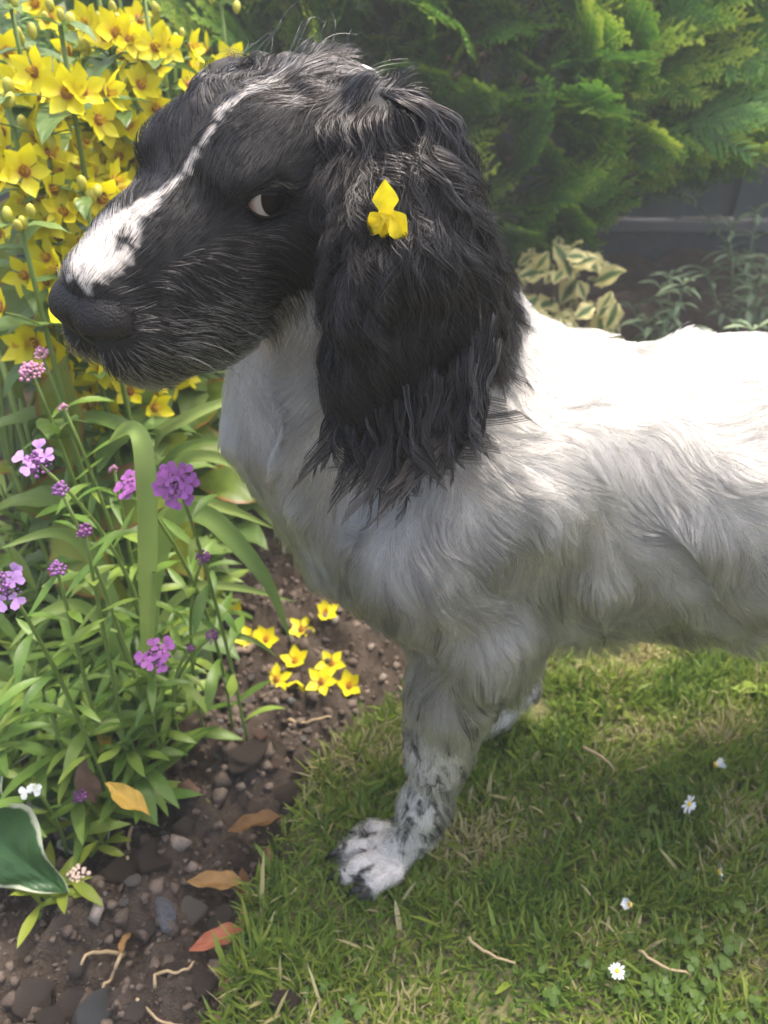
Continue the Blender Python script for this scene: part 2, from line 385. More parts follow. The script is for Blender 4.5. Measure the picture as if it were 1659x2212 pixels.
def low(x, y):                                  # the crown's lower edge rises to the sides
    z = np.interp(x*1.6/y, [-.9, -.3, .1, .27, .41, .62, .72, 1.0, 1.3], [.42, .16, .11, .17, .26, .35, .40, .50, .68])
    return CAM_H - (CAM_H - z)*y/1.6
tips = []
# main limbs
for i in range(16):
    a = rc.uniform(-math.pi*.98, .15*math.pi) if i < 12 else rc.uniform(0, math.pi); z0 = rc.uniform(.05, .45)
    L = rc.uniform(.42, .62); d = Vector((math.cos(a), math.sin(a)*.75, rc.uniform(.55, 1.0))).normalized()
    p0 = Vector((0, 0, z0)); p2 = p0 + d*L; p1 = p0 + Vector((d.x*.6, d.y*.6, d.z*.25))*L
    pts = bez(p0, p1, p2, 7)
    if np.interp(p2.x+TB.x, [-5, 5], [0, 1]) >= 0:
        obj('branch', tube_mesh('conifer_branch', pts, [.014-.0017*q for q in range(7)], BARK, 6), con)
# sprays on the crown's shell and inside it
cand = []
while len(cand) < 2200:
    x = rc.uniform(-.80, 1.25); y = rc.uniform(1.28, 2.2); z = rc.uniform(.05, .98)
    if z < low(x, y): continue
    R = .70*math.sqrt(max(.05, 1-(max(z-.30, 0)/.74)**2))
    e = math.hypot((x-TB.x-.18)/ (R*1.50), (y-TB.y)/(R*.98))
    if e > 1 or (e < .45 and z < .75): continue
    if y > 1.95 and rc.random() < .6: continue
    cand.append((x, y, z, e))
def vis(c): 
    q = Vector((c[0], c[1], c[2])) - Vector((0, 0, CAM_H)); dep = q.y*CP - q.z*SP; u = q.y*SP + q.z*CP
    px, py = CX + FPX*q.x/dep, CY - FPX*u/dep
    return (480 < px < 1690 and -40 < py < 560)
near = sorted([c for c in cand if vis(c)], key=lambda c: c[1])[:300]; ns = set(near)
VV, FF, AA = [], [], []; off = 0
arr = [(np.array([v.co[:] for v in m.vertices]), np.array([p.vertices[:] for p in m.polygons]), np.array([d.value for d in m.attributes['along'].data])) for m in SPR]
for c in cand:
    p = Vector(c[:3]); out = Vector((p.x-TB.x-.1, (p.y-TB.y), 0)).normalized()
    al = (out*.8 + Vector((.25, -.15, .75)) + rv(.28)).normalized(); nm = (Vector((0, 0, 1))*.7 - out*.2 + Vector((rc.uniform(-1, 1), -.8, 0))*.8)
    s = rc.uniform(.62, 1.12)
    v = rc.randrange(4)
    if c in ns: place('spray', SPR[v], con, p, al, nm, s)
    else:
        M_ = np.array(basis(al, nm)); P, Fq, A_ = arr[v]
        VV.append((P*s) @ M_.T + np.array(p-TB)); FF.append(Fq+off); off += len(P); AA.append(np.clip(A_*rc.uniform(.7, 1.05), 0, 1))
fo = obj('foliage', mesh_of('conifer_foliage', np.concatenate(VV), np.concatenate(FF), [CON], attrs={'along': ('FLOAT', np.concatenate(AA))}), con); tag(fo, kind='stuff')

# ================================================================== variegated ivy and grey-green plants in the back bed
IVY = leaf_mat('ivy_leaf', [(.2, (.10, .17, .06)), (.5, (.15, .23, .08)), (.8, (.24, .30, .11))], .4, .2, edge=([(.28, (0, 0, 0)), (.52, (1, 1, 1))], (.80, .70, .30)))
IVYM = [leaf_mesh('ivy_leaf', .038, .034, IVY, 7, 6, .35, 1.0, .35, .12, .4, 0, .06, .10, .8), leaf_mesh('ivy_leaf_small', .028, .024, IVY, 7, 6, .4, 1.0, .35, .15, .5, 0, .08, .12, .55)]
STEM_BR = NT('woody_stem').set(Base_Color=(.10, .07, .045, 1), Roughness=.8).m
def ivy(px, py, y, n, sx, sz, label):
    c = at_z(px, py, .0); c = Vector((at_y(px, py, y).x, y, .0)); t = thing('ivy_plant', label, 'ivy', c)
    for i in range(4): obj('stem', tube_mesh('ivy_stem', bez((0, 0, -.01), (rnd.gauss(0, sx*.4), rnd.gauss(0, .03), sz*.6), (rnd.gauss(0, sx*.7), rnd.gauss(0, .05), sz*rnd.uniform(.6, 1)), 6), [.003]*6, STEM_BR, 5), t)
    for i in range(n):
        q = Vector((rnd.gauss(0, sx*.55), rnd.gauss(-.02, .05), rnd.uniform(.12, 1.0)*sz)); q.x = max(-sx, min(sx, q.x)); q.z *= 1 - .45*(q.x/sx)**2
        place('leaf', IVYM[i % 2], t, c+q, Vector((rnd.gauss(0, .8), -.5+rnd.gauss(0, .4), -.3+rnd.gauss(0, .5))), Vector((rnd.gauss(0, .45), -.6, .7+rnd.gauss(0, .3))), rnd.uniform(.6, 1.5))
ivy(1185, 690, 1.30, 165, .125, .285, 'cream-edged yellow variegated ivy behind the dog\'s shoulders')
ivy(1308, 660, 1.32, 12, .022, .175, 'small separate sprig of yellow variegated ivy on the soil')
SIL = leaf_mat('grey_green_leaf', [(.2, (.17, .25, .13)), (.5, (.27, .36, .20)), (.8, (.38, .46, .28))], .55, .25)
SILM = [leaf_mesh('grey_green_leaf', .050, .0100, SIL, 6, 2, .5, 1.2, .3, .3, .9), leaf_mesh('grey_green_leaf_short', .038, .0095, SIL, 6, 2, .5, 1.2, .3, .3, 1.4)]
GST = NT('grey_green_stem').set(Base_Color=(.13, .18, .09, 1), Roughness=.6).m
def feathery(px, py, y, hgt, nsh, label):
    c = Vector((at_y(px, py, y).x, y, 0)); t = thing('grey_green_plant', label, 'plant', c)
    for i in range(nsh):
        tip = Vector((rnd.gauss(0, hgt*.28), rnd.gauss(-.02, hgt*.2), hgt*rnd.uniform(.5, 1.0)))
        obj('stem', tube_mesh('grey_green_stem', bez((0, 0, -.01), (tip.x*.3, tip.y*.3, tip.z*.6), tip, 6), [.0022]*5+[.001], GST, 5), t)
        for j in range(18):
            a = j*2.4; f = rnd.uniform(.55, 1); q = Vector((tip.x*f*f, tip.y*f*f, tip.z*f)) if j > 4 else tip
            place('leaf', SILM[j % 2], t, c+q, Vector((math.cos(a), math.sin(a), rnd.uniform(.1, 1.1) if j > 2 else 1.4)), (0, 0, 1), rnd.uniform(.7, 1.2))
feathery(1462, 700, 1.24, .245, 7, 'feathery grey-green plant standing between the ivy and the fence')
feathery(1605, 660, 1.40, .35, 8, 'taller feathery grey-green plant by the fence boards')
feathery(1700, 560, 1.55, .40, 6, 'feathery grey-green plant half cut off by the picture edge')
# ================================================================== yellow loosestrife
k = NT('loosestrife_petal'); at = k.n('Attribute', attribute_name='along'); info = k.n('ObjectInfo'); tc = k.n('TexCoord'); no = k.noise(140, 3, .6, tc.outputs['Object'])
c = k.ramp(at.outputs['Fac'], [(0, (.42, .17, .010)), (.11, (.58, .33, .008)), (.20, (.78, .63, .008)), (.45, (.84, .75, .008)), (1, (.86, .79, .010))])
c = k.mix(k.ramp(no.outputs[0], [(.35, (.0, .0, .0)), (.8, (.35, .35, .35))]), c, (.82, .70, .006))
c = k.mix(k.ramp(info.outputs['Random'], [(.3, (0, 0, 0)), (1, (.3, .3, .3))]), c, (.90, .83, .03))
k.l(c, k.bsdf.inputs['Base Color']); k.set(Roughness=.5); tr = k.n('BsdfTranslucent'); k.l(c, tr.inputs[0]); mx = k.n('MixShader'); mx.inputs[0].default_value = .40
k.l(k.bsdf.outputs[0], mx.inputs[1]); k.l(tr.outputs[0], mx.inputs[2]); k.l(mx.outputs[0], k.out.inputs[0]); YEL = k.m
CENTRE = NT('flower_centre').set(Base_Color=(.30, .11, .010, 1), Roughness=.6).m
STAM = NT('stamen').set(Base_Color=(.72, .48, .03, 1), Roughness=.5).m
PET = [leaf_mesh('petal', .0180, .0122, YEL, 7, 4, .44, .80, .45, .26, b, 0, .03) for b in (-.55, -.25, .25)]
def centre_mesh():
    bm = bmesh.new(); bmesh.ops.create_uvsphere(bm, u_segments=10, v_segments=6, radius=.0042)
    for v in bm.verts: v.co.z *= .6
    for f in bm.faces: f.material_index = 0
    for i in range(5):
        a = i*1.2566+.6; r = bmesh.ops.create_cone(bm, segments=5, radius1=.0005, radius2=.0007, depth=.0075)['verts']
        for v in r: v.co = v.co + Vector((math.cos(a)*.0016, math.sin(a)*.0016, .004)); 
        for f in {f for v in r for f in v.link_faces}: f.material_index = 1
    me = bpy.data.meshes.new('flower_centre'); bm.to_mesh(me); bm.free(); me.materials.append(CENTRE); me.materials.append(STAM); return me
CEN = centre_mesh()
def flower(parent, world, facing, s=1.0, curl=0, base=None, name='flower', jitter=.16, spread=1.0):
    """open star of five petals; facing = where its mouth points"""
    f = Vector(facing).normalized(); b = parent.location if base is None else base
    o = bpy.data.objects.new(name, CEN); COL.objects.link(o); o.parent = parent
    q = f.to_track_quat('Z', 'Y'); spin = Matrix.Rotation(rnd.uniform(0, 6.28), 3, 'Z')
    o.matrix_basis = Matrix.LocRotScale(Vector(world)-b, (q.to_matrix() @ spin).to_quaternion(), (s, s, s))
    for i in range(5):
        a = i*2*math.pi/5 + rnd.gauss(0, jitter*.4)
        up = (.26 + rnd.gauss(0, jitter))/spread
        al = Vector((math.cos(a), math.sin(a), up)); nm = Vector((-math.cos(a)*up, -math.sin(a)*up, 1))
        p = bpy.data.objects.new('petal', PET[curl if rnd.random() < .8 else rnd.randrange(3)]); COL.objects.link(p); p.parent = o
        p.matrix_basis = Matrix.LocRotScale(Vector((math.cos(a), math.sin(a), -.15))*.0018, basis(al, nm).to_quaternion(), (rnd.uniform(.88, 1.1),)*3)
    return o
LOO = leaf_mat('loosestrife_leaf', [(.15, (.075, .14, .035)), (.5, (.13, .215, .055)), (.85, (.20, .29, .08))], .42, .32, vein=.35)
LOOM = [leaf_mesh('loosestrife_leaf', .085, .036, LOO, 8, 4, .42, 1.1, .1, .22, b, 0, .05) for b in (.3, .7, 1.1)]
GSTEM = leaf_mat('green_stem', [(.2, (.14, .22, .045)), (.8, (.23, .32, .08))], .55, .1)
BUD = NT('yellow_bud').set(Base_Color=(.45, .42, .05, 1), Roughness=.5).m
def bud_mesh(name, mat, r, el=1.5):
    bm = bmesh.new(); bmesh.ops.create_uvsphere(bm, u_segments=8, v_segments=6, radius=r)
    for v in bm.verts: v.co.z *= el
    me = bpy.data.meshes.new(name); bm.to_mesh(me); bm.free(); me.materials.append(mat)
    me.polygons.foreach_set('use_smooth', np.ones(len(me.polygons), dtype=bool)); return me
YBUD = bud_mesh('yellow_bud', BUD, .0035)
def loosestrife(px, d, py_top, nodes, label, flowers_from=.35, per=4, tilt=(0, 0), first=None, fs=1.0):
    top = at_d(px, py_top, d); base = Vector((top.x - tilt[0], top.y - tilt[1], 0))
    t = thing('yellow_loosestrife', label, 'flowering plant', base, group='yellow loosestrife stems')
    pts = bez((0, 0, -.02), (0, 0, top.z*.55), (top.x-base.x, top.y-base.y, top.z), 10)
    obj('stem', tube_mesh('loosestrife_stem', pts, [.0035-.00018*i for i in range(10)], GSTEM, 7), t)
    cv = (Vector((0, 0, CAM_H)) - top); cv.z = 0; cv.normalize()
    a0 = rnd.uniform(0, 6)
    z0 = .12
    for i in range(nodes):
        f = i/(nodes-1); zz = z0 + (1-z0)*f; q = pts[0]*(1-zz)**2 + Vector((0, 0, top.z*.55))*2*zz*(1-zz) + pts[-1]*zz*zz
        w_ = base + q
        for j in range(3):
            a = a0 + i*.9 + j*2.094 + rnd.gauss(0, .2); dv = Vector((math.cos(a), math.sin(a), rnd.uniform(.05, .6)))
            sc_ = (1.05 - .35*f)*rnd.uniform(.85, 1.15)*(.55 if f > .93 else 1)
            place('leaf', rnd.choice(LOOM), t, w_, dv, (0, 0, 1), sc_)
        if f >= flowers_from and f < .96:
            for j in range(per):
                ca = math.atan2(cv.y, cv.x); a = ca + (j-(per-1)/2)*(3.6/per) + rnd.gauss(0, .25)
                el = rnd.uniform(-.15, .75); dv = Vector((math.cos(a), math.sin(a), el)).normalized()
                ln = rnd.uniform(.022, .036)
                flower(t, w_ + dv*ln + Vector((0, 0, rnd.gauss(.004, .008))), dv + Vector((0, 0, .1)) + cv*.25, rnd.uniform(.95, 1.18)*fs)
                obj('flower_stalk', tube_mesh('flower_stalk', [q, q + dv*ln*.6 + Vector((0, 0, .002)), q + dv*ln], [.0009]*3, GSTEM, 5), t)
    for j in range(4):
        place('bud', YBUD, t, top + rv(.006) + Vector((0, 0, .006)), Vector((0, 1, 0)) + rv(.3), (0, 0, 1), rnd.uniform(.8, 1.3))
    return t
SL = [
 (25, .60, 20, 9, 'yellow loosestrife stem nearest the frame\'s left edge, full of flowers', .30, 5),
 (130, .575, 55, 9, 'front yellow loosestrife stem with the lowest flower cluster facing out', .28, 6),
 (205, .64, -40, 10, 'tall yellow loosestrife stem rising out of the frame', .34, 6),
 (310, .67, -10, 10, 'yellow loosestrife stem right before the dog\'s forehead', .40, 5),
 (85, .72, -70, 10, 'yellow loosestrife stem behind the front two, tall', .38, 5),
 (255, .76, -30, 10, 'yellow loosestrife stem deep in the clump, partly hidden', .42, 5),
 (478, .80, 10, 9, 'yellow loosestrife stem showing above the dog\'s brow against the conifer', .60, 4),
 (-35, .66, -20, 9, 'yellow loosestrife stem mostly outside the frame', .35, 3),
 (375, .78, 90, 9, 'shorter yellow loosestrife stem with green buds beside the brow', .55, 3),
 (65, .63, 110, 9, 'yellow loosestrife stem between the front stem and the frame edge', .25, 5),
 (185, .66, 130, 9, 'yellow loosestrife stem just right of the front stem', .30, 5),
 (280, .72, 200, 9, 'lower yellow loosestrife stem touching the dog\'s far brow', .42, 4),
 (15, .575, 215, 8, 'yellow loosestrife stem low at the frame edge above the pink buds', .45, 5),
 (95, .60, 300, 8, 'yellow loosestrife stem ending level with the dog\'s far eye', .50, 5),
 (240, .66, 60, 9, 'yellow loosestrife stem in the thick of the clump before the brow', .35, 5),
 (340, .74, 40, 9, 'yellow loosestrife stem brushing the dog\'s forehead', .45, 5),
 (160, .86, -20, 9, 'rearmost yellow loosestrife stem', .5, 3)]
for px, d, pt, nn, lab, ff, per in SL: loosestrife(px, d, pt, nn, lab, ff, per, (rnd.gauss(0, .012), rnd.gauss(-.01, .012)))
loosestrife(45, .57, 490, 6, 'short yellow loosestrife stem with two flowers, low by the nose', .75, 2)
loosestrife(185, .60, 425, 7, 'short yellow loosestrife stem flowering just above the muzzle', .75, 3)

# ================================================================== broad leaves with red margins and plain green fillers, behind the candytuft
BER = leaf_mat('broad_leaf', [(.15, (.09, .15, .026)), (.5, (.17, .24, .036)), (.85, (.28, .31, .045))], .4, .40, vein=.5, edge=([(.80, (0, 0, 0)), (1, (1, 1, 1))], (.30, .10, .035)))
BERM = [leaf_mesh('broad_leaf', .15, .085, BER, 10, 6, .45, 1.0, .25, .18, b, 0, .05) for b in (.4, .9, 1.3)]
def broad(px, py, d, leaves, label, zroot=0):
    c = at_d(px, py, d); base = Vector((c.x, c.y, 0)); t = thing('broad_leaved_plant', label, 'plant', base, group='broad-leaved plants')
    for (lx, ly, ld, ax, ay, az, s) in leaves:
        p = at_d(lx, ly, ld); al = Vector((ax, ay, az)); q = p - base
        o = place('leaf', rnd.choice(BERM), t, p, al, Vector((0, -.5, .8)) + rv(.25), s)
        obj('leaf_stalk', tube_mesh('leaf_stalk', bez((0, 0, -.01), (q.x*.3, q.y*.3, q.z*.8), q, 6), [.003]*6, GSTEM, 6), t)
broad(90, 1100, .72, [(150, 1010, .70, .1, -.2, 1, .75), (45, 860, .74, -.2, -.3, .9, .8), (200, 1080, .74, .5, -.4, .3, .8), (20, 1010, .70, -.6, -.5, .2, .8), (120, 1130, .70, .4, -.8, -.1, .7), (210, 900, .80, .5, -.2, .5, .85), (0, 760, .70, .3, -.3, .9, .62)],
      'broad-leaved plant with red leaf margins below the dog\'s muzzle')
broad(300, 1150, .84, [(300, 980, .84, .6, -.4, .6, .8), (380, 950, .86, .5, -.2, .7, .8), (260, 1080, .80, -.3, -.6, .4, .8), (420, 1040, .86, .8, -.3, .3, .7), (340, 1100, .82, .3, -.9, .2, .8)],
      'broad-leaved green plant in the shade under the dog\'s chin')
broad(-60, 800, .9, [(10, 640, .88, .1, -.4, .8, .9), (60, 720, .86, .4, -.3, .7, .9), (130, 760, .90, .5, -.4, .6, 1.0), (200, 700, .95, .4, -.2, .8, 1.0), (250, 620, 1.0, .2, -.2, .9, 1.0), (300, 560, 1.0, .3, -.2, .9, 1.0), (-40, 560, .9, 0, -.3, .9, 1.0)],
      'broad-leaved plant half hidden behind the loosestrife')
FIL = leaf_mat('shrub_leaf', [(.15, (.025, .055, .012)), (.5, (.05, .10, .020)), (.85, (.10, .16, .03))], .5, .3)
FILM = leaf_mesh('shrub_leaf', .075, .034, FIL, 6, 2, .42, 1.1, .1, .2, .6)
def shrub(x, y, rx, ry, hz, n, label):
    t = thing('leafy_shrub', label, 'shrub', (x, y, 0))
    for i in range(5):
        e = Vector((rnd.gauss(0, rx*.4), rnd.gauss(0, ry*.4), hz*.85)); obj('stem', tube_mesh('shrub_stem', bez((0, 0, -.02), (e.x*.2, e.y*.2, hz*.5), e, 6), [.005, .0045, .004, .003, .0025, .002], STEM_BR, 6), t)
    for i in range(n):
        q = Vector((rnd.uniform(-rx, rx), rnd.uniform(-ry, ry), rnd.uniform(.02, 1)*hz))
        place('leaf', FILM, t, t.location + q, Vector((q.x*2+rnd.gauss(0, .4), -.7+rnd.gauss(0, .4), rnd.uniform(-.2, .8))), (0, -.2, 1), rnd.uniform(.7, 1.4))
shrub(-.62, 1.12, .30, .16, .72, 300, 'dark leafy shrub behind the yellow loosestrife')
shrub(-.20, 1.02, .22, .14, .30, 200, 'low dark leafy shrub in the bed behind the dog\'s chest')
shrub(-1.0, .75, .22, .3, .5, 200, 'leafy shrub outside the frame beside the loosestrife')

# ================================================================== candytuft: narrow leaves, flat heads of purple flowers
CAN = leaf_mat('candytuft_leaf', [(.15, (.085, .175, .030)), (.5, (.17, .285, .048)), (.85, (.28, .38, .07))], .40, .34, hue_rand=.6)
CANY = leaf_mat('young_candytuft_leaf', [(.2, (.20, .29, .03)), (.8, (.32, .38, .05))], .42, .4)
CANM = [leaf_mesh('candytuft_leaf', .060, .0118, CAN, 7, 2, .52, 1.3, .22, .35, b, tw) for b, tw in ((.25, .2), (.8, -.4), (1.3, .5), (-.2, .3))]
CANYM = [leaf_mesh('young_candytuft_leaf', .045, .0105, CANY, 7, 2, .5, 1.3, .22, .35, b) for b in (.2, .7)]
def petal_mat(name, c0, c1):
    k = NT(name); at = k.n('Attribute', attribute_name='along'); info = k.n('ObjectInfo')
    c = k.mix(at.outputs['Fac'], c0, c1); c = k.mix(k.ramp(info.outputs['Random'], [(0, (0, 0, 0)), (1, (.4, .4, .4))]), c, tuple(min(1, v*1.5+.05) for v in c1))
    k.l(c, k.bsdf.inputs['Base Color']); k.set(Roughness=.55); tr = k.n('BsdfTranslucent'); k.l(c, tr.inputs[0]); mx = k.n('MixShader'); mx.inputs[0].default_value = .3
    k.l(k.bsdf.outputs[0], mx.inputs[1]); k.l(tr.outputs[0], mx.inputs[2]); k.l(mx.outputs[0], k.out.inputs[0]); return k.m
PCOL = {'purple': ((.30, .09, .30), (.43, .13, .46)), 'pink': ((.45, .22, .34), (.58, .32, .46)), 'lilac': ((.38, .20, .48), (.52, .30, .62)), 'white': ((.62, .66, .56), (.80, .84, .78)), 'cream': ((.66, .50, .42), (.76, .64, .54))}
PMAT = {n: petal_mat(n+'_petal', *c) for n, c in PCOL.items()}
BUDM = {'purple': (.20, .06, .20), 'pink': (.46, .22, .34), 'lilac': (.26, .10, .30), 'white': (.6, .62, .5), 'cream': (.72, .56, .46)}
CPET = {n: [leaf_mesh(n+'_petal', .0088, .0066, PMAT[n], 5, 2, .62, 2.2, .25, .1, .25), leaf_mesh(n+'_petal_small', .0055, .0042, PMAT[n], 5, 2, .62, 2.2, .25, .1, .25)] for n in PCOL}
def budhead(name, col, n, rad, br, dome=.45):
    mat = NT(name).set(Base_Color=(*col, 1), Roughness=.55).m
    VV, FF = [], []; bm = bmesh.new(); bmesh.ops.create_icosphere(bm, subdivisions=1, radius=1); B = np.array([v.co[:] for v in bm.verts]); BF = np.array([[v.index for v in f.verts] for f in bm.faces]); bm.free()
    for i in range(n):
        r_ = rad*math.sqrt((i+.5)/n); a = i*2.39996; z = dome*rad*(1-(r_/rad)**2)
        b = br*rnd.uniform(.65, 1.35); z += rnd.gauss(0, br*.5); r_ += rnd.gauss(0, br*.4); VV.append(B*np.array([b, b, b*1.2]) + np.array([r_*math.cos(a), r_*math.sin(a), z])); FF.append(BF + i*len(B))
        # little stalk
    return mesh_of(name, np.concatenate(VV), np.concatenate(FF), [mat])
BH = {(c, s): budhead(f'{c}_bud_head', BUDM[c], n, rad, br) for c in PCOL for s, n, rad, br in (('small', 22, .0068, .0015), ('big', 44, .0108, .0016), ('tiny', 10, .0040, .0014))}
def candytuft(label, px, py, d, kind, col, size='small', florets=0, lean=None, nleaf=12, young=False, fac=None, group='candytuft plants', rootz=0, s=1.0):
    head = at_d(px, py, d); lean = lean or (rnd.gauss(0, .03), rnd.uniform(.0, .05))
    base = Vector((head.x + lean[0], head.y + lean[1], 0)); t = thing('candytuft', label, 'flowering plant', base, group=group)
    tip = head - base; mid = Vector((rnd.gauss(0, .008), rnd.gauss(0, .008), tip.z*.6)); pts = bez((0, 0, -.01), mid, tip, 10)
    obj('stem', tube_mesh('candytuft_stem', pts, [.0016]*7+[.0014, .0013, .0012], GSTEM, 6), t)
    for i in range(nleaf):
        f = .12 + .80*(i/nleaf)**.85; q = Vector((0, 0, 0))*(1-f)**2 + mid*2*f*(1-f) + tip*f*f; a = i*2.4 + rnd.gauss(0, .3)
        dv = Vector((math.cos(a), math.sin(a), rnd.uniform(.25, 1.0)))
        place('leaf', rnd.choice(CANYM if young else CANM), t, base+q, dv, (0, 0, 1), rnd.uniform(.65, 1.15)*(1.15-.45*f)*s)
    if kind:
        up = Vector(fac or (rnd.gauss(0, .2), -.45, .9)).normalized(); q = up.to_track_quat('Z', 'Y')
        h = bpy.data.objects.new('flower_head', BH[(col, size)]); COL.objects.link(h); h.parent = t
        h.matrix_basis = Matrix.LocRotScale(tip, q, (s, s, s)); rad = {'small': .008, 'big': .0122, 'tiny': .0045}[size]
        for j in range(florets):
            a = j*2*math.pi/florets + rnd.gauss(0, .25); rr_ = rad*(.95 if j % 3 else .62); c = Vector((math.cos(a)*rr_, math.sin(a)*rr_, .0035 + (.003 if j % 3 == 0 else 0)))
            for m in range(4):
                aa = a + (-.55, .55, 2.5, 3.8)[m] + rnd.gauss(0, .12); al = Vector((math.cos(aa), math.sin(aa), rnd.uniform(.05, .45)))
                p = bpy.data.objects.new('petal', CPET[col][0 if m < 2 else 1]); COL.objects.link(p); p.parent = h
                p.matrix_basis = Matrix.LocRotScale(c, basis(al, (0, 0, 1)).to_quaternion(), (rnd.uniform(.85, 1.1),)*3)
    return t
HEADS = [
 ('candytuft with the large open magenta-purple flower head beside the strap leaf', 385, 1048, .52, 'open', 'purple', 'big', 13, (.01, .05), 12, (-.1, -.85, .5)),
 ('candytuft with a purple head half hidden behind the upright strap leaf', 288, 1052, .57, 'open', 'purple', 'small', 7, None, 10, None),
 ('candytuft with a purple bud cushion and a few open lilac florets, under the nose', 84, 1002, .52, 'open', 'lilac', 'big', 4, (.015, .04), 12, (0, -.55, .85)),
 ('candytuft bud head just below the half-open lilac head', 130, 1058, .53, 'bud', 'lilac', 'small', 0, (.01, .03), 10, None),
 ('tall candytuft with a pink bud head, upper leaf to each side', 68, 803, .56, 'bud', 'pink', 'big', 0, (.01, .03), 12, (0, -.4, .9)),
 ('tallest candytuft with a tiny pink bud head close under the muzzle', 90, 764, .58, 'bud', 'pink', 'small', 0, (.01, .03), 9, None),
 ('candytuft with a small pink bud head beside the red-edged leaf', 138, 880, .58, 'bud', 'pink', 'tiny', 0, (.015, .02), 9, None),
 ('candytuft with a small dark purple bud head between two crossing leaves', 183, 1148, .53, 'bud', 'purple', 'small', 0, None, 12, None),
 ('candytuft with a pale pink bud head left of the strap leaf', 246, 1013, .62, 'bud', 'pink', 'tiny', 0, None, 8, None),
 ('candytuft with a purple bud head above the bare soil, nearest the dog\'s chest', 438, 1206, .58, 'bud', 'purple', 'small', 0, (-.04, .05), 12, None),
 ('candytuft with a round lilac bud head in the leafy middle', 123, 1230, .53, 'bud', 'lilac', 'small', 0, None, 12, None),
 ('candytuft with open lilac florets cut by the frame\'s edge', 15, 1264, .50, 'open', 'lilac', 'big', 6, (.01, .03), 12, (.2, -.8, .5)),
 ('candytuft with a broad purple head low over the soil', 340, 1418, .60, 'open', 'purple', 'big', 8, (-.03, .03), 12, None),
 ('candytuft with a dull purple bud head beside the round stone', 457, 1376, .64, 'bud', 'purple', 'small', 0, (-.05, .02), 8, None),
 ('candytuft with a tiny purple head next to the broad low head', 412, 1400, .64, 'bud', 'purple', 'tiny', 0, (-.03, .02), 8, None),
 ('candytuft with a white four-petalled flower above the hosta', 72, 1702, .60, 'open', 'white', 'tiny', 2, (.0, .01), 8, (0, -.6, .8)),
 ('candytuft with a small purple bud head over the dark hosta leaf', 172, 1720, .625, 'bud', 'purple', 'small', 0, (.0, .02), 8, None),
 ('candytuft with a single lilac floret lying low over the soil', 334, 1680, .70, 'open', 'lilac', 'tiny', 2, (-.04, .0), 8, (0, -.6, .8)),
]
for lab, px, py, d, kd, co, sz, nf, le, nl, fc in HEADS: candytuft(lab, px, py, d, kd, co, sz, nf, le, nl, fac=fc, s=.86)
candytuft('candytuft with a cream bud head and bright yellow-green leaves beside the hosta', 167, 1890, .62, 'bud', 'cream', 'small', 0, (-.03, -.02), 14, True, (0, -.6, .8), s=1.1)
rs = random.Random(3)
for i in range(70):
    x = rs.uniform(-.52, -.165); y = rs.uniform(.40, .72)
    if lawn_side(np.array(x), np.array(y)) > -.09: continue
    hz = rs.uniform(.06, .19)*(1 - .35*sstep(-.3, -.16, x)); q = Vector((x, y, hz))
    rel = q - Vector((0, 0, CAM_H)); dep = rel.y*CP - rel.z*SP
    px, py = CX + FPX*x/dep, CY - FPX*(rel.y*SP + rel.z*CP)/dep
    if (py > 1660 and px > 110) or (py > 1560 and px > 380) or (py > 1640 and px < 150) or (px > 345 and py > 1260): continue
    candytuft('flowerless candytuft shoot, one of the leafy mass under the purple heads', px, py, dep, None, 'purple', nleaf=17, lean=(rs.gauss(0, .02), rs.gauss(.0, .02)), group='flowerless candytuft shoots', s=1.1)
for px, py, d in ((170, 1770, .66), (215, 1840, .66), (205, 1700, .66), (250, 1760, .70)):
    candytuft('young bright candytuft shoot at the edge of the bare soil by the hosta', px, py, d, None, 'purple', nleaf=9, young=True, lean=(-.01, 0), group='young candytuft shoots', s=.8)

# ================================================================== strap leaves
STR = leaf_mat('strap_leaf', [(.15, (.16, .26, .06)), (.5, (.25, .36, .09)), (.85, (.34, .44, .13))], .45, .35, scale=25)
def ribbon(name, pts, w, mat, normal_hint=None, n=28):
    P = [Vector(p) for p in pts]
    def cr(t):
        m = len(P)-1; i = min(int(t*m), m-1); u = t*m-i; p0, p1, p2, p3 = P[max(i-1, 0)], P[i], P[i+1], P[min(i+2, m)]
        return .5*((2*p1) + (p2-p0)*u + (2*p0-5*p1+4*p2-p3)*u*u + (3*p1-p0-3*p2+p3)*u**3)
    V, F, E, A = [], [], [], []
    for i in range(n+1):
        t = i/n; c = cr(t); d = (cr(min(1, t+.02))-cr(max(0, t-.02))).normalized()
        hint = normal_hint or Vector((0, -1, .6)); s = d.cross(hint).normalized(); nm = s.cross(d)
        ww = w*.5*(min(1, .55+t*1.5) if t < .3 else 1)*(1 if t < .55 else max(.02, 1-((t-.55)/.45)**1.7))
        for j in range(5):
            q = -1+j*.5; V.append(c + s*q*ww + nm*abs(q)*ww*.28); E.append(abs(q)); A.append(t)
    for i in range(n):
        for j in range(4): F.append((i*5+j, i*5+j+1, i*5+j+6, i*5+j+5))
    return mesh_of(name, V, F, [mat], attrs={'edge': ('FLOAT', np.array(E)), 'along': ('FLOAT', np.array(A))})
sb = at_z(315, 1560, 0); sp_ = thing('strap_leaf_plant', 'plant with long arching pale green strap leaves in front of the dog\'s chest', 'plant', sb)
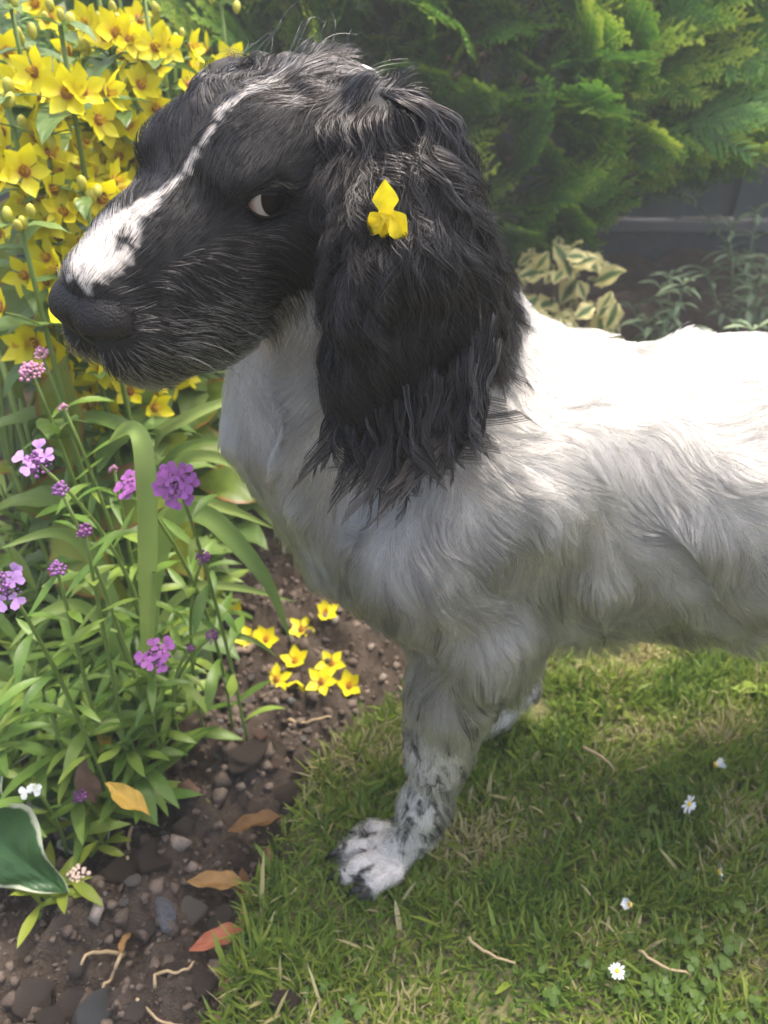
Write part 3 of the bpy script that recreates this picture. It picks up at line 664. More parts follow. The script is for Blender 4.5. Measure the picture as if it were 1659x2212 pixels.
STRAPS = [
 [(318, 1560, .735), (320, 1380, .63), (321, 1200, .575), (318, 1050, .55), (305, 945, .545), (270, 925, .56), (232, 960, .60)], .0150,
 [(330, 1560, .74), (330, 1300, .66), (370, 1130, .62), (440, 1110, .60), (520, 1180, .595), (585, 1270, .60), (628, 1385, .62)], .0160,
 [(335, 1560, .75), (335, 1300, .70), (350, 1130, .66), (420, 1085, .64), (510, 1105, .64), (592, 1142, .645)], .0115,
 [(310, 1540, .78), (300, 1150, .74), (330, 960, .72), (400, 905, .70), (490, 868, .70), (540, 880, .71)], .0110,
 [(315, 1540, .78), (330, 1150, .74), (380, 1010, .72), (450, 985, .70), (545, 1020, .70), (590, 1060, .71)], .0110,
 [(320, 1540, .78), (330, 1100, .74), (370, 990, .73), (440, 955, .72), (520, 958, .72)], .0100,
 [(300, 1550, .74), (260, 1350, .68), (200, 1200, .66), (120, 1150, .64), (0, 1185, .62)], .0120,
 [(300, 1550, .74), (250, 1400, .68), (180, 1310, .66), (90, 1330, .64), (20, 1400, .63)], .0110,
 [(330, 1550, .74), (350, 1350, .68), (420, 1270, .66), (520, 1270, .66), (640, 1300, .67)], .0080,
 [(330, 1550, .74), (360, 1420, .70), (440, 1370, .69), (540, 1380, .69), (600, 1420, .71)], .0070]
for i in range(0, len(STRAPS), 2):
    obj('leaf', ribbon('strap_leaf', [at_d(*q)-sb for q in STRAPS[i]], STRAPS[i+1], STR), sp_)

# ================================================================== hosta
HOS = leaf_mat('hosta_leaf', [(.2, (.030, .085, .028)), (.5, (.050, .125, .034)), (.8, (.085, .17, .045))], .36, .22, vein=1.0, edge=([(.82, (0, 0, 0)), (.90, (1, 1, 1))], (.55, .58, .40)))
HOSM = [leaf_mesh('hosta_leaf', .112, .086, HOS, 18, 10, .36, .62, .30, .22, b, 0, .05) for b in (.5, 1.1)]
hb = Vector((at_d(-40, 1800, .66).x, at_d(-40, 1800, .66).y, 0)); hosta = thing('hosta', 'white-edged dark green hosta at the lower edge of the bed', 'plant', hb)
for (px, py, d, tip, s, v) in ((-70, 1745, .60, tuple(at_d(118, 1965, .575)-at_d(-70, 1745, .60)), .92, 0), (95, 1630, .68, (.45, -.55, -.30), .75, 0), (165, 1740, .69, (.35, -.7, -.30), .62, 1), (60, 1560, .72, (-.1, -.8, .1), .7, 0), (-60, 1640, .64, (.3, -.6, .1), .7, 1)):
    p = at_d(px, py, d); q = p-hb
    obj('leaf_stalk', tube_mesh('hosta_stalk', bez((0, 0, -.01), (q.x*.4, q.y*.4, q.z*1.1), q, 6), [.003]*6, GSTEM, 6), hosta)
    place('leaf', HOSM[v], hosta, p, tip, (-.15, -.70, .70), s)
# ================================================================== stones, fallen flowers and leaves, twigs, daisies
def stone_mat(name, c0, c1):
    k = NT(name); tc = k.n('TexCoord'); n1 = k.noise(35, 4, .6, tc.outputs['Object']); n2 = k.noise(300, 4, .7, tc.outputs['Object'])
    k.l(k.mix(.4, k.ramp(n1.outputs[0], [(.3, c0), (.7, c1)]), k.ramp(n2.outputs[0], [(.35, tuple(v*.55 for v in c0)), (.7, c1)])), k.bsdf.inputs['Base Color'])
    k.set(Roughness=.9); k.bump(n2.outputs[0], 1.0, .03); return k.m
ST = {'brown': stone_mat('brown_stone', (.10, .07, .05), (.19, .14, .105)), 'pale': stone_mat('pale_stone', (.24, .20, .165), (.38, .33, .28)), 'grey': stone_mat('grey_stone', (.11, .11, .105), (.20, .20, .19)),
      'white': stone_mat('white_stone', (.45, .43, .40), (.62, .60, .56)), 'red': stone_mat('reddish_stone', (.20, .10, .07), (.30, .17, .12)), 'slate': stone_mat('blue_slate', (.17, .175, .19), (.26, .27, .29)), 'clod': SOIL}
def facet(V, seed, n=9):
    r = np.random.default_rng(seed); V = V.copy()
    for i in range(n):                                            # broken faces
        d = r.normal(size=3); d /= np.linalg.norm(d); h = r.uniform(.55, .85); t = V @ d
        V = V - np.maximum(t-h, 0)[:, None]*d*.9
    return V
RV = [(lambda vf, q: (facet(vf[0], q), vf[1]))(rock(500+q, 3, .30, .75), q) for q in range(7)]
SM = {}
def stone(px, py, w, mat, label, asp=1.0, rot=0, flat=1.0, v=None, cat='stone', name='stone', group='stones on the soil', sink=.25):
    p = at_z(px, py, 0); dep = (p - Vector((0, 0, CAM_H))).dot(Vector((0, CP, -SP))); s = w*dep/FPX*.5
    v = rnd.randrange(7) if v is None else v
    if (v, mat) not in SM: SM[(v, mat)] = mesh_of(f'{mat}_stone', RV[v][0], RV[v][1], [ST[mat]])
    on = lawn_side(np.array(p.x), np.array(p.y)) > 0
    gz = float((lawn_h if on else soil_h)(np.array([[p.x]]), np.array([[p.y]]))[0, 0])
    o = obj(name, SM[(v, mat)], None, (p.x, p.y, gz + s*flat*.7*(1-sink*2) + s*.1), (rnd.gauss(0, .2), rnd.gauss(0, .2), rot), (s*asp, s/asp**.5, s*flat))
    return tag(o, label, cat, group)
STONES = [
 (410, 1958, 62, 'pale', 'pale beige stone lying against the lighter stone below the brown leaf', 1.0, .5, .7),
 (455, 1935, 58, 'pale', 'lighter beige stone, right one of the touching pair', 1.1, .9, .8),
 (152, 2150, 92, 'brown', 'large brown stone near the bottom edge, left of the grey one', 1.05, .3, .9),
 (196, 2182, 100, 'grey', 'large rounded grey stone at the bottom edge', 1.1, .6, .9),
 (55, 2130, 105, 'brown', 'large rough brown stone in the bottom corner of the soil', 1.1, 0, .8),
 (175, 2085, 58, 'brown', 'mid-sized brown stone just above the two largest stones', 1.0, .4, .9),
 (105, 2195, 70, 'clod', 'dark earth clod between the large bottom stones', 1.0, .2, .8),
 (290, 2190, 60, 'brown', 'brown stone at the bottom edge beside the dry roots', 1.2, .2, .7),
 (484, 1411, 52, 'pale', 'round pale stone among the fallen yellow flowers, beside the twig', 1.0, .2, .8),
 (445, 1450, 44, 'pale', 'pale stone under the twig end', 1.0, .2, .7),
 (425, 1345, 54, 'brown', 'brown stone by the lone fallen yellow flower', 1.1, .6, .7),
 (510, 1360, 40, 'grey', 'grey-brown stone above the paired fallen flowers', 1.0, .8, .7),
 (640, 1478, 44, 'grey', 'dark grey flat stone under the fallen yellow flowers', 1.2, .4, .6),
 (628, 1505, 24, 'white', 'small upright white stone below the dark grey stone', .7, 1.2, .8),
 (562, 1578, 38, 'red', 'round reddish-brown stone on the open soil', 1.0, .2, .8),
 (527, 1500, 30, 'pale', 'small pale brown stone at the bed\'s leafy edge', 1.1, .4, .7),
 (520, 1590, 18, 'white', 'tiny white pebble beside the reddish stone', 1, 0, .8),
 (575, 1305, 34, 'pale', 'pale flat stone near the strap leaf\'s tip', 1.3, .3, .6),
 (595, 1655, 30, 'red', 'pink brick chip in the shadow', 1.3, .4, .6),
 (662, 1550, 22, 'pale', 'tiny pale pebble above the straw', 1.1, 0, .7),
 (292, 1932, 34, 'pale', 'small rounded pinkish stone left of the slate', 1.0, .4, .8),
 (270, 1965, 26, 'pale', 'small pointed pale stone beneath the pinkish stone', .8, .6, .8),
 (270, 1820, 42, 'pale', 'pale stone near the young green shoots', 1.0, .4, .8),
 (545, 1935, 28, 'pale', 'small pale stone at the grass edge by the curled leaf', 1, .2, .8),
 (530, 1862, 32, 'pale', 'pale stone touching the curled brown leaf', 1, .2, .8),
 (400, 1788, 48, 'brown', 'brown stone in the dark soil under the stick', 1.1, .5, .7),
 (255, 1870, 90, 'clod', 'broad dark clod of earth left of the dry root', 1.2, .5, .7),
 (330, 1860, 80, 'clod', 'dark clod of earth below the dry root', 1.1, .1, .7),
 (620, 1690, 105, 'clod', 'large dark clod in the dog\'s shadow', 1.2, .1, .6),
 (545, 1660, 80, 'clod', 'dark clod next to the brick chip', 1.2, .6, .6),
 (680, 1625, 80, 'clod', 'dark clod at the lawn\'s edge', 1.2, .6, .6),
 (440, 2120, 66, 'clod', 'earth clod near the tan leaves', 1.2, .3, .7),
 (365, 2095, 60, 'clod', 'earth clod beside the dry roots', 1.2, .3, .7),
 (330, 1990, 62, 'brown', 'brown stone half sunk left of the slate\'s tip', 1.2, .3, .6),
]
for (px, py, w_, m, lab, asp, rot, fl) in STONES: stone(px, py, w_, m, lab, asp, rot, fl, cat='clod' if m == 'clod' else 'stone', name='earth_clod' if m == 'clod' else 'stone', group='earth clods' if m == 'clod' else 'stones on the soil')
stone(612, 2160, 70, 'clod', 'lone dark earth clod lying on the bottom grass', 1.2, .3, .8, cat='clod', name='earth_clod', group='earth clods')
# a thin slate flake
V, F = rock(720, 2, .2, .16); p = at_z(360, 1975, .008)
o = obj('slate_chip', mesh_of('slate_chip', V*np.array([.016, .0075, .02]), F, [ST['slate']]), None, p, (.35, .1, -1.05)); tag(o, 'blue-grey pointed slate chip on the soil', 'slate')
rp = np.random.default_rng(17); cnt = 0
while cnt < 85:
    px, py = rp.uniform(200, 830), rp.uniform(1330, 2200); p = at_z(px, py, 0)
    if lawn_side(np.array(p.x), np.array(p.y)) > -.01: continue
    if px < 460 and py < 1620: continue
    m = rp.choice(['brown', 'pale', 'grey', 'white', 'red'], p=[.42, .30, .12, .06, .10])
    stone(px, py, rp.uniform(10, 22), m, 'tiny loose pebble scattered on the bare soil', rp.uniform(.8, 1.3), rp.uniform(0, 3), .8, name='pebble', cat='pebble', group='pebbles on the soil'); cnt += 1

def gz_at(p):
    on = lawn_side(np.array(p.x), np.array(p.y)) > 0
    return float((lawn_h if on else soil_h)(np.array([[p.x]]), np.array([[p.y]]))[0, 0])
# fallen yellow flowers
FALL = [(418, 1345, 'fallen yellow flower on its side by the brown stone, beside the candytuft leaves', (-.2, -.5, .6), 1),
 (500, 1316, 'small faded fallen yellow flower farthest back on the soil', (.2, -.4, .7), 1),
 (541, 1376, 'left one of the overlapping pair of fallen yellow flowers by the twig', (-.1, -.3, .9), 0),
 (574, 1388, 'right one of the overlapping pair of fallen yellow flowers by the twig', (.3, -.4, .8), 1),
 (650, 1349, 'fallen yellow star flower below the dog\'s chest fringe', (0, -.3, .9), 0),
 (702, 1338, 'fallen yellow flower half under the dog\'s chest fringe', (.3, -.3, .8), 1),
 (595, 1450, 'fallen yellow star flower lowest on the left of the five', (0, -.35, .9), 0),
 (636, 1418, 'upper of the two stacked fallen yellow flowers', (0, -.2, .9), 1),
 (634, 1443, 'lower of the two stacked fallen yellow flowers, mouth turned down', (0, -.7, -.4), 1),
 (715, 1416, 'fallen yellow star flower with a bud beside it', (0, -.4, .9), 0),
 (694, 1466, 'nearest fallen yellow star flower, flat and wide open', (0, -.35, .95), 0),
 (752, 1446, 'fallen yellow flower nearest the dog\'s foreleg', (.1, -.4, .8), 1)]
for px, py, lab, fc, cu in FALL:
    p = at_z(px, py, .008); p.z = gz_at(p) + .009
    t = thing('fallen_flower', lab, 'flower', p, group='fallen yellow flowers on the soil')
    q = Vector(fc).normalized().to_track_quat('Z', 'Y').to_matrix() @ Matrix.Rotation(rnd.uniform(0, 6.28), 3, 'Z')
    c = bpy.data.objects.new('flower_centre', CEN); COL.objects.link(c); c.parent = t; c.matrix_basis = q.to_4x4()
    for i in range(5):
        a = i*2*math.pi/5 + rnd.gauss(0, .06); up = .12 + rnd.gauss(0, .1) + (.3 if cu else 0)
        pe = bpy.data.objects.new('petal', PET[1 if not cu else 0]); COL.objects.link(pe); pe.parent = t
        m = q @ basis(Vector((math.cos(a), math.sin(a), up)), Vector((-math.cos(a)*up, -math.sin(a)*up, 1)))
        pe.matrix_basis = Matrix.LocRotScale(q @ (Vector((math.cos(a), math.sin(a), 0))*.0015), m.to_quaternion(), (rnd.uniform(.9, 1.08),)*3)

# fallen leaves
def dry(name, stops): return leaf_mat(name, stops, .6, .2, vein=.5, scale=90)
DRY = {'brown': dry('brown_dead_leaf', [(.2, (.12, .06, .018)), (.5, (.22, .115, .030)), (.8, (.34, .20, .07))]), 'tan': dry('tan_dead_leaf', [(.2, (.24, .15, .08)), (.5, (.36, .24, .13)), (.8, (.45, .33, .20))]),
       'red': dry('red_dead_leaf', [(.2, (.26, .07, .035)), (.8, (.42, .14, .07))]), 'yellow': dry('yellow_dead_leaf', [(.2, (.40, .24, .03)), (.8, (.52, .34, .06))]), 'dull': dry('dull_dead_leaf', [(.2, (.17, .10, .065)), (.8, (.27, .17, .11))]), 'green': dry('green_cut_leaf', [(.2, (.20, .30, .03)), (.8, (.30, .40, .05))])}
DLM = {(k_, b): leaf_mesh(f'{k_}_dead_leaf', .048, .018, m, 10, 6, .5, 1.1, .12, .5, b, .8, .12, .05) for k_, m in DRY.items() for b in (.4, 1.3)}
FL = [(487, 1778, 'brown', .4, 1.15, (1, .28, .12), 'orange-brown fallen leaf, broad, by the shadowed grass edge'), (398, 1882, 'brown', .4, 1.1, (1, -.08, .1), 'dark orange-brown fallen leaf above the pale stones'),
 (516, 1822, 'brown', 1.3, .8, (.1, -1, .2), 'small curled brown fallen leaf at the grass edge'), (575, 1745, 'tan', .4, .65, (-.1, -1, .1), 'small pinkish-tan leaf scrap beside the broad brown leaf'),
 (402, 2028, 'red', .4, 1.0, (1, .35, .12), 'bright red pointed fallen leaf on the soil'), (505, 2020, 'tan', .4, 1.0, (-.3, -1, .1), 'tan folded fallen leaf in the grass edge'), (490, 2120, 'tan', 1.3, .85, (-.5, -.9, .1), 'pale tan fallen leaf lowest at the grass edge'),
 (178, 1628, 'dull', .4, 1.05, (.05, -.4, -.9), 'dull brown dead leaf hanging upright over the hosta'), (232, 1690, 'yellow', .4, .95, (.75, -.6, .0), 'yellowing dead leaf beside the hanging brown leaf'), (228, 1590, 'yellow', .4, .75, (.2, -.6, .5), 'narrow yellow dying leaf in the candytuft'),
 (1580, 1483, 'green', .4, 1.2, (1, -.12, .03), 'bright yellow-green leaf lying on the grass by the edge of the picture'), (1540, 1846, 'red', 1.3, .6, (.9, .2, .1), 'small rust-red leaf scrap in the lawn'), (515, 1905, 'tan', 1.3, .65, (.2, -1, .1), 'twisted tan leaf strip under the curled leaf'), (250, 2040, 'brown', 1.3, .5, (.1, .8, .4), 'tiny brown leaf on the dry root')]
for px, py, kk, b, s, al, lab in FL:
    p = at_z(px, py, .012); z = .10 if 'hanging' in lab else (.07 if kk == 'yellow' else None)
    if z: p = at_z(px, py, z)
    else: p.z = gz_at(p) + .009
    o = place('fallen_leaf', DLM[(kk, b)], None, p, al, Vector((rnd.gauss(0, .25), -.25, 1)), s, base=Vector()); tag(o, lab, 'leaf', 'fallen leaves')

# twigs, straws, dry roots
TW = NT('twig_bark').set(Base_Color=(.16, .12, .085, 1), Roughness=.85).m; STRW = NT('straw').set(Base_Color=(.40, .30, .17, 1), Roughness=.6).m; STK = NT('stick_bark').set(Base_Color=(.13, .075, .045, 1), Roughness=.85).m
def twig(name, pts, r0, mat, label, cat, group=None, lift=.004):
    q = [Vector((x, y, 0)) for x, y in pts]; sm = []
    for i in range(len(q)-1):
        p0, p1, p2, p3 = q[max(i-1, 0)], q[i], q[i+1], q[min(i+2, len(q)-1)]
        for u in (0, .25, .5, .75): sm.append(.5*((2*p1) + (p2-p0)*u + (2*p0-5*p1+4*p2-p3)*u*u + (3*p1-p0-3*p2+p3)*u**3))
    P = [at_z(v.x + rnd.gauss(0, 1), v.y + rnd.gauss(0, 1), 0) for v in sm + [q[-1]]]
    for p in P: p.z = gz_at(p) + lift + rnd.uniform(0, .003)
    b = P[0].copy(); o = obj(name, tube_mesh(name, [p-b for p in P], [r0*(1-.4*i/(len(P)-1)) for i in range(len(P))], mat, 6), None, b); tag(o, label, cat, group)
twig('twig', [(462, 1462), (500, 1440), (540, 1415), (580, 1392)], .005, TW, 'grey-brown twig lying across the soil by the paired fallen flowers', 'twig')
twig('straw', [(616, 1531), (660, 1534), (716, 1532)], .0016, STRW, 'pale straw lying flat on the open soil', 'straw')
twig('stick', [(338, 1684), (385, 1718), (435, 1750)], .0075, STK, 'short brown stick on the dark soil', 'stick')
twig('dry_root', [(284, 1780), (272, 1805), (276, 1840), (272, 1880)], .0018, STRW, 'dry pale root standing bent beside the hosta', 'root', 'dry roots', .008)
twig('dry_root', [(262, 2040), (215, 2062), (180, 2100)], .0018, STRW, 'dry pale root curving towards the brown stones', 'root', 'dry roots', .008)
twig('dry_root', [(262, 2045), (262, 2085), (240, 2110), (215, 2135)], .0018, STRW, 'dry pale root with a hooked end near the bottom', 'root', 'dry roots', .008)
twig('dry_root', [(340, 2150), (355, 2115), (400, 2110), (420, 2080)], .0015, STRW, 'dry pale root by the tan leaves', 'root', 'dry roots', .006)
twig('dry_root', [(300, 2170), (350, 2200), (400, 2210)], .0013, STRW, 'thin dry root along the bottom edge', 'root', 'dry roots', .006)
twig('dry_stalk', [(1370, 2080), (1420, 2112), (1480, 2125)], .0013, STRW, 'dry straw-coloured stalk lying in the front lawn', 'stalk', 'dry stalks', .016)
twig('dry_stalk', [(1010, 2050), (1055, 2085), (1110, 2100)], .0013, STRW, 'dry straw-coloured stalk in the grass below the paw', 'stalk', 'dry stalks', .016)
twig('dry_stalk', [(1255, 1640), (1300, 1670), (1320, 1690)], .0016, STRW, 'dry straw-coloured stalk on the sunny lawn', 'stalk', 'dry stalks', .018)

# daisies
k = NT('daisy_petal').set(Base_Color=(.78, .78, .76, 1), Roughness=.6); DP = k.m; DC = NT('daisy_centre').set(Base_Color=(.72, .50, .03, 1), Roughness=.7).m
DPM = leaf_mesh('daisy_petal', .0075, .0026, DP, 4, 2, .6, 2.0, .4, .1, .15); DCM = bud_mesh('daisy_centre', DC, .0026, .6)
def daisy(px, py, label, face, closed=False, s=1.0):
    p = at_z(px, py, .022); t = thing('daisy', label, 'daisy', (p.x, p.y, 0), group='daisies in the lawn'); h = Vector((0, 0, .024))
    obj('stalk', tube_mesh('daisy_stalk', bez((.012, .008, -.002), (.008, .005, .02), h, 6), [.0008]*6, GSTEM, 5), t)
    q = Vector(face).normalized().to_track_quat('Z', 'Y').to_matrix()
    c = bpy.data.objects.new('flower_centre', DCM); COL.objects.link(c); c.parent = t; c.matrix_basis = Matrix.LocRotScale(h, q.to_quaternion(), (s,)*3)
    for i in range(13):
        a = i*2*math.pi/13 + rnd.gauss(0, .1); up = 2.2 if closed else rnd.gauss(.2, .15)
        pe = bpy.data.objects.new('petal', DPM); COL.objects.link(pe); pe.parent = t
        m = q @ basis(Vector((math.cos(a), math.sin(a), up)), Vector((-math.cos(a)*up, -math.sin(a)*up, 1)))
        pe.matrix_basis = Matrix.LocRotScale(h + q @ (Vector((math.cos(a), math.sin(a), 0))*.0015*s), m.to_quaternion(), (s*rnd.uniform(.85, 1.1),)*3)
daisy(1487, 1740, 'open white daisy tilted in the lawn, yellow centre showing', (.5, -.8, .4))
daisy(1553, 1886, 'white daisy on a bent stalk, seen from the side', (.8, -.3, .2))
daisy(1545, 1655, 'half-open white daisy farthest up the lawn', (.9, .1, .3), True, 1.1)
daisy(1360, 1957, 'closed white daisy bud in the lawn', (-.7, -.2, .5), True, .9)
daisy(1332, 2100, 'small ragged daisy in the worn patch at the bottom', (0, -.5, .8), False, .7)

# clover and other round-leaved weeds in the lawn: uncountable
CLV = leaf_mat('clover_leaf', [(.2, (.08, .15, .022)), (.8, (.14, .22, .035))], .5, .3, scale=20)
rc2 = np.random.default_rng(23); VV, FF = [], []; off = 0
def disc(c, n, r):
    global off
    n = n/np.linalg.norm(n); a = np.cross(n, [0, 1, .1]); a /= np.linalg.norm(a); b = np.cross(n, a)
    V = [c] + [c + r*(math.cos(t)*a + math.sin(t)*b)*(1 if q % 7 else .8) - n*r*.12 for q, t in enumerate(np.linspace(0, 6.283, 9)[:-1])]
    VV.append(np.array(V)); FF.extend([(off, off+1+i, off+1+(i+1) % 8) for i in range(8)]); off += 9
for cx_, cy_, sx, n in ((1490, 2130, 110, 26), (1560, 2010, 80, 8), (1300, 2140, 60, 8), (1460, 1830, 100, 5), (700, 2170, 60, 5)):
    for i in range(n):
        p = at_z(rc2.normal(cx_, sx), rc2.normal(cy_, sx*.5), 0)
        if p.y < .12 or lawn_side(np.array(p.x), np.array(p.y)) < .02: continue
        z = rc2.uniform(.006, .015); R = rc2.uniform(.0022, .0042); a0 = rc2.uniform(0, 6)
        for j in range(3):
            a = a0 + j*2.094; disc(np.array([p.x + math.cos(a)*R*.95, p.y + math.sin(a)*R*.95, z]), np.array([math.cos(a)*.3 + rc2.normal(0, .2), math.sin(a)*.3 + rc2.normal(0, .2), 1]), R)
cl = obj('clover_leaves', mesh_of('clover_leaves', np.concatenate(VV), np.array(FF), [CLV])); tag(cl, 'low round-leaved clover growing through the lawn', 'clover', kind='stuff')
# ================================================================== the dog
# body as one continuous surface: a smooth union of tapered limbs and ellipsoids, turned into a mesh
HM = at_d(590, 440, .352)                                     # near eye
def head_frame(yaw, pitch, roll):
    # forward (nose), left (towards the camera), up
    f = Vector((-math.cos(yaw)*math.cos(pitch), -math.sin(yaw)*math.cos(pitch), -math.sin(pitch)))
    l0 = Vector((0, 0, 1)).cross(f).normalized(); u0 = f.cross(l0)
    l = l0*math.cos(roll) - u0*math.sin(roll); u = u0*math.cos(roll) + l0*math.sin(roll)
    return f, l, u
HF, HL, HU = head_frame(math.radians(50), math.radians(21), math.radians(11))
HO = HM - HL*.036                                               # between the eyes
HMAT = np.array([HF, HL, HU])                                  # rows
HOa = np.array(HO)
def hp(F, L, U): return HOa + (np.array([F, L, U])*.01) @ HMAT    # head coordinates in cm -> world
def to_head(p): return (p - HOa) @ HMAT.T * 100

H_ = 0.0033
LO = np.array([-.21, .27, -.012]); HI = np.array([.60, .65, .645])
SHP = np.ceil((HI-LO)/H_).astype(int) + 1
GRID = np.full(SHP, .2, dtype=np.float32)
def blk(c0, c1, pad):
    a = np.clip(np.floor((np.minimum(c0, c1)-pad-LO)/H_).astype(int), 0, SHP-1)
    b = np.clip(np.ceil((np.maximum(c0, c1)+pad-LO)/H_).astype(int)+1, 1, SHP)
    sl = tuple(slice(a[i], b[i]) for i in range(3))
    ax = [LO[i] + H_*np.arange(a[i], b[i]) for i in range(3)]
    P = np.stack(np.meshgrid(*ax, indexing='ij'), -1)
    return sl, P
def smin(a, b, k):
    h = np.clip(.5 + .5*(b-a)/k, 0, 1)
    return b*(1-h) + a*h - k*h*(1-h)
def add(sl, d, k):
    GRID[sl] = smin(GRID[sl], d, k)
PRIMS = []
def limb(pts, k=.02):
    """tapered round limb through (point, radius) pairs"""
    for (a, ra), (b, rb) in zip(pts[:-1], pts[1:]):
        a = np.array(a, float); b = np.array(b, float); PRIMS.append(('c', a, b, ra, rb))
        sl, P = blk(a, b, max(ra, rb)+k+.03)
        ab = b-a; t = np.clip(((P-a)@ab)/(ab@ab), 0, 1)
        d = np.linalg.norm(P - a - t[..., None]*ab, axis=-1) - (ra+(rb-ra)*t)
        add(sl, d, k)
def ell(c, r, k=.015, R=None, sub=False):
    c = np.array(c, float); r = np.array(r, float)
    m = r.max()
    if not sub: PRIMS.append(('e', c, r, R))
    sl, P = blk(c, c, m+k+.03)
    q = P-c
    if R is not None: q = q @ np.array(R).T
    k0 = np.linalg.norm(q/r, axis=-1); k1 = np.linalg.norm(q/(r*r), axis=-1)
    d = k0*(k0-1)/np.maximum(k1, 1e-6)
    if sub:
        GRID[sl] = -smin(-GRID[sl], d, k)
    else: add(sl, d, k)
def hell(F, L, U, rf, rl, ru, k=.012, sub=False, both=False, tilt=0):
    R = HMAT
    if tilt:                                                     # rotate about the lateral axis
        c, s = math.cos(tilt), math.sin(tilt)
        R = np.array([c*HMAT[0]+s*HMAT[2], HMAT[1], -s*HMAT[0]+c*HMAT[2]])
    for sg in ((1, -1) if both else (1,)):
        ell(hp(F, L*sg, U), (rf*.01, rl*.01, ru*.01), k, R, sub)

# --- trunk
limb([((.02, .465, .325), .078), ((.12, .47, .313), .088), ((.24, .47, .318), .088), ((.36, .468, .328), .082), ((.455, .466, .335), .072)], .05)
ell((.10, .468, .308), (.10, .075, .090), .03); ell((.27, .47, .308), (.13, .078, .092), .03)
ell((.455, .466, .335), (.065, .070, .074), .03)                 # rump
ell((.020, .462, .300), (.056, .057, .064), .03)                  # fore-chest
ell((.10, .44, .368), (.06, .046, .040), .03); ell((.09, .50, .368), (.06, .046, .040), .03)   # shoulder blades
# --- neck
limb([(hp(-7, 0, -3), .042), ((.015, .452, .445), .050), ((.06, .462, .362), .072)], .04)
limb([(hp(-4.5, 0, -5), .028), ((-.046, .452, .378), .045), ((.0, .46, .30), .058)], .04)
# --- near fore leg
limb([((.085, .405, .36), .044), ((.026, .392, .310), .037), ((.062, .388, .252), .032)], .03)
limb([((.062, .387, .245), .033), ((.047, .386, .20), .0265), ((.042, .386, .160), .0205), ((.040, .386, .130), .0170), ((.032, .386, .075), .0148), ((.027, .385, .050), .0145)], .02)
limb([((.027, .384, .046), .0138), ((.010, .380, .021), .0142)], .012)
limb([((.075, .392, .258), .022), ((.084, .392, .262), .014)], .02)
for (x0, y0), (x1, y1) in (((.008, .365), (-.013, .355)), ((-.002, .374), (-.030, .367)), ((-.002, .386), (-.032, .387)), ((.008, .397), (-.019, .404))):
    limb([((x0, y0, .019), .0092), ((x1*.6+x0*.4, y1*.6+y0*.4, .0175), .0088), ((x1, y1, .0095), .0078)], .0024)
# --- far fore leg
limb([((.11, .535, .35), .044), ((.07, .545, .30), .042), ((.125, .548, .25), .036)], .03)
limb([((.125, .548, .245), .031), ((.130, .545, .14), .0175), ((.132, .540, .05), .0155)], .02)
limb([((.132, .538, .045), .0165), ((.112, .532, .025), .017)], .012)
for dx, dy in ((-.026, -.016), (-.034, -.005), (-.034, .008), (-.024, .018)):
    limb([((.112, .532+dy*.5, .021), .0112), ((.112+dx, .532+dy, .0115), .0095)], .004)
# --- hind legs
for s, dx in ((-1, 0), (1, -.03)):
    y = .466+s*.055
    limb([((.46+dx, y, .33), .070), ((.43+dx, y+s*.012, .255), .052), ((.435+dx, y+s*.014, .225), .044)], .04)
    limb([((.435+dx, y+s*.014, .225), .040), ((.50+dx, y+s*.014, .135), .022), ((.512+dx, y+s*.014, .115), .020)], .02)
    limb([((.512+dx, y+s*.014, .115), .019), ((.500+dx, y+s*.014, .04), .016)], .012)
    limb([((.500+dx, y+s*.014, .030), .018), ((.472+dx, y+s*.014, .02), .018)], .012)
    for dy in (-.017, -.006, .006, .017):
        limb([((.475+dx, y+s*.014+dy*.7, .022), .012), ((.448+dx, y+s*.014+dy, .012), .0105)], .005)
limb([((.51, .466, .385), .024), ((.55, .466, .405), .017), ((.585, .466, .44), .010)], .03)   # tail

# --- head (cm in head coordinates: forward, left, up)
HEAD_START = len(PRIMS)
hell(-5.0, 0, -1.1, 6.0, 4.6, 3.1, .015)                          # skull
hell(-2.2, 0, .65, 3.8, 3.8, 2.6, .014)                         # forehead
hell(.2, 2.5, 1.30, 1.6, 1.3, .85, .012, both=True)            # brow ridges
hell(-4.2, 3.4, -2.4, 4.0, 2.2, 3.2, .018, both=True)            # cheeks
hell(-8.0, 0, -2.4, 3.0, 3.2, 2.7, .02)                           # occiput
limb([(hp(.2, 0, -.8), .027), (hp(4.6, 0, -1.15), .0235), (hp(7.3, 0, -1.1), .0195)], .012)   # bridge of the muzzle
hell(1.6, 2.1, -2.1, 2.8, 1.4, 2.3, .014, both=True)             # under the eyes
hell(5.8, 1.4, -3.5, 3.8, 1.5, 2.55, .010, both=True)             # flews
hell(3.2, 2.0, -4.6, 3.2, 1.5, 2.7, .010, both=True)
hell(7.7, 1.15, -2.9, 1.8, 1.4, 1.8, .008, both=True)
limb([(hp(-2.5, 0, -5.4), .030), (hp(2.5, 0, -6.0), .022), (hp(6.8, 0, -5.6), .0150)], .010)   # lower jaw
hell(7.2, 0, -5.5, 1.4, 1.5, 1.0, .006)
hell(7.9, 0, -1.1, 1.0, 1.6, 1.25, .008)                       # nose bed
HEAD_END = len(PRIMS)
hell(.15, 3.45, .0, 1.15, 1.1, .95, .006, sub=True, both=True)   # eye sockets
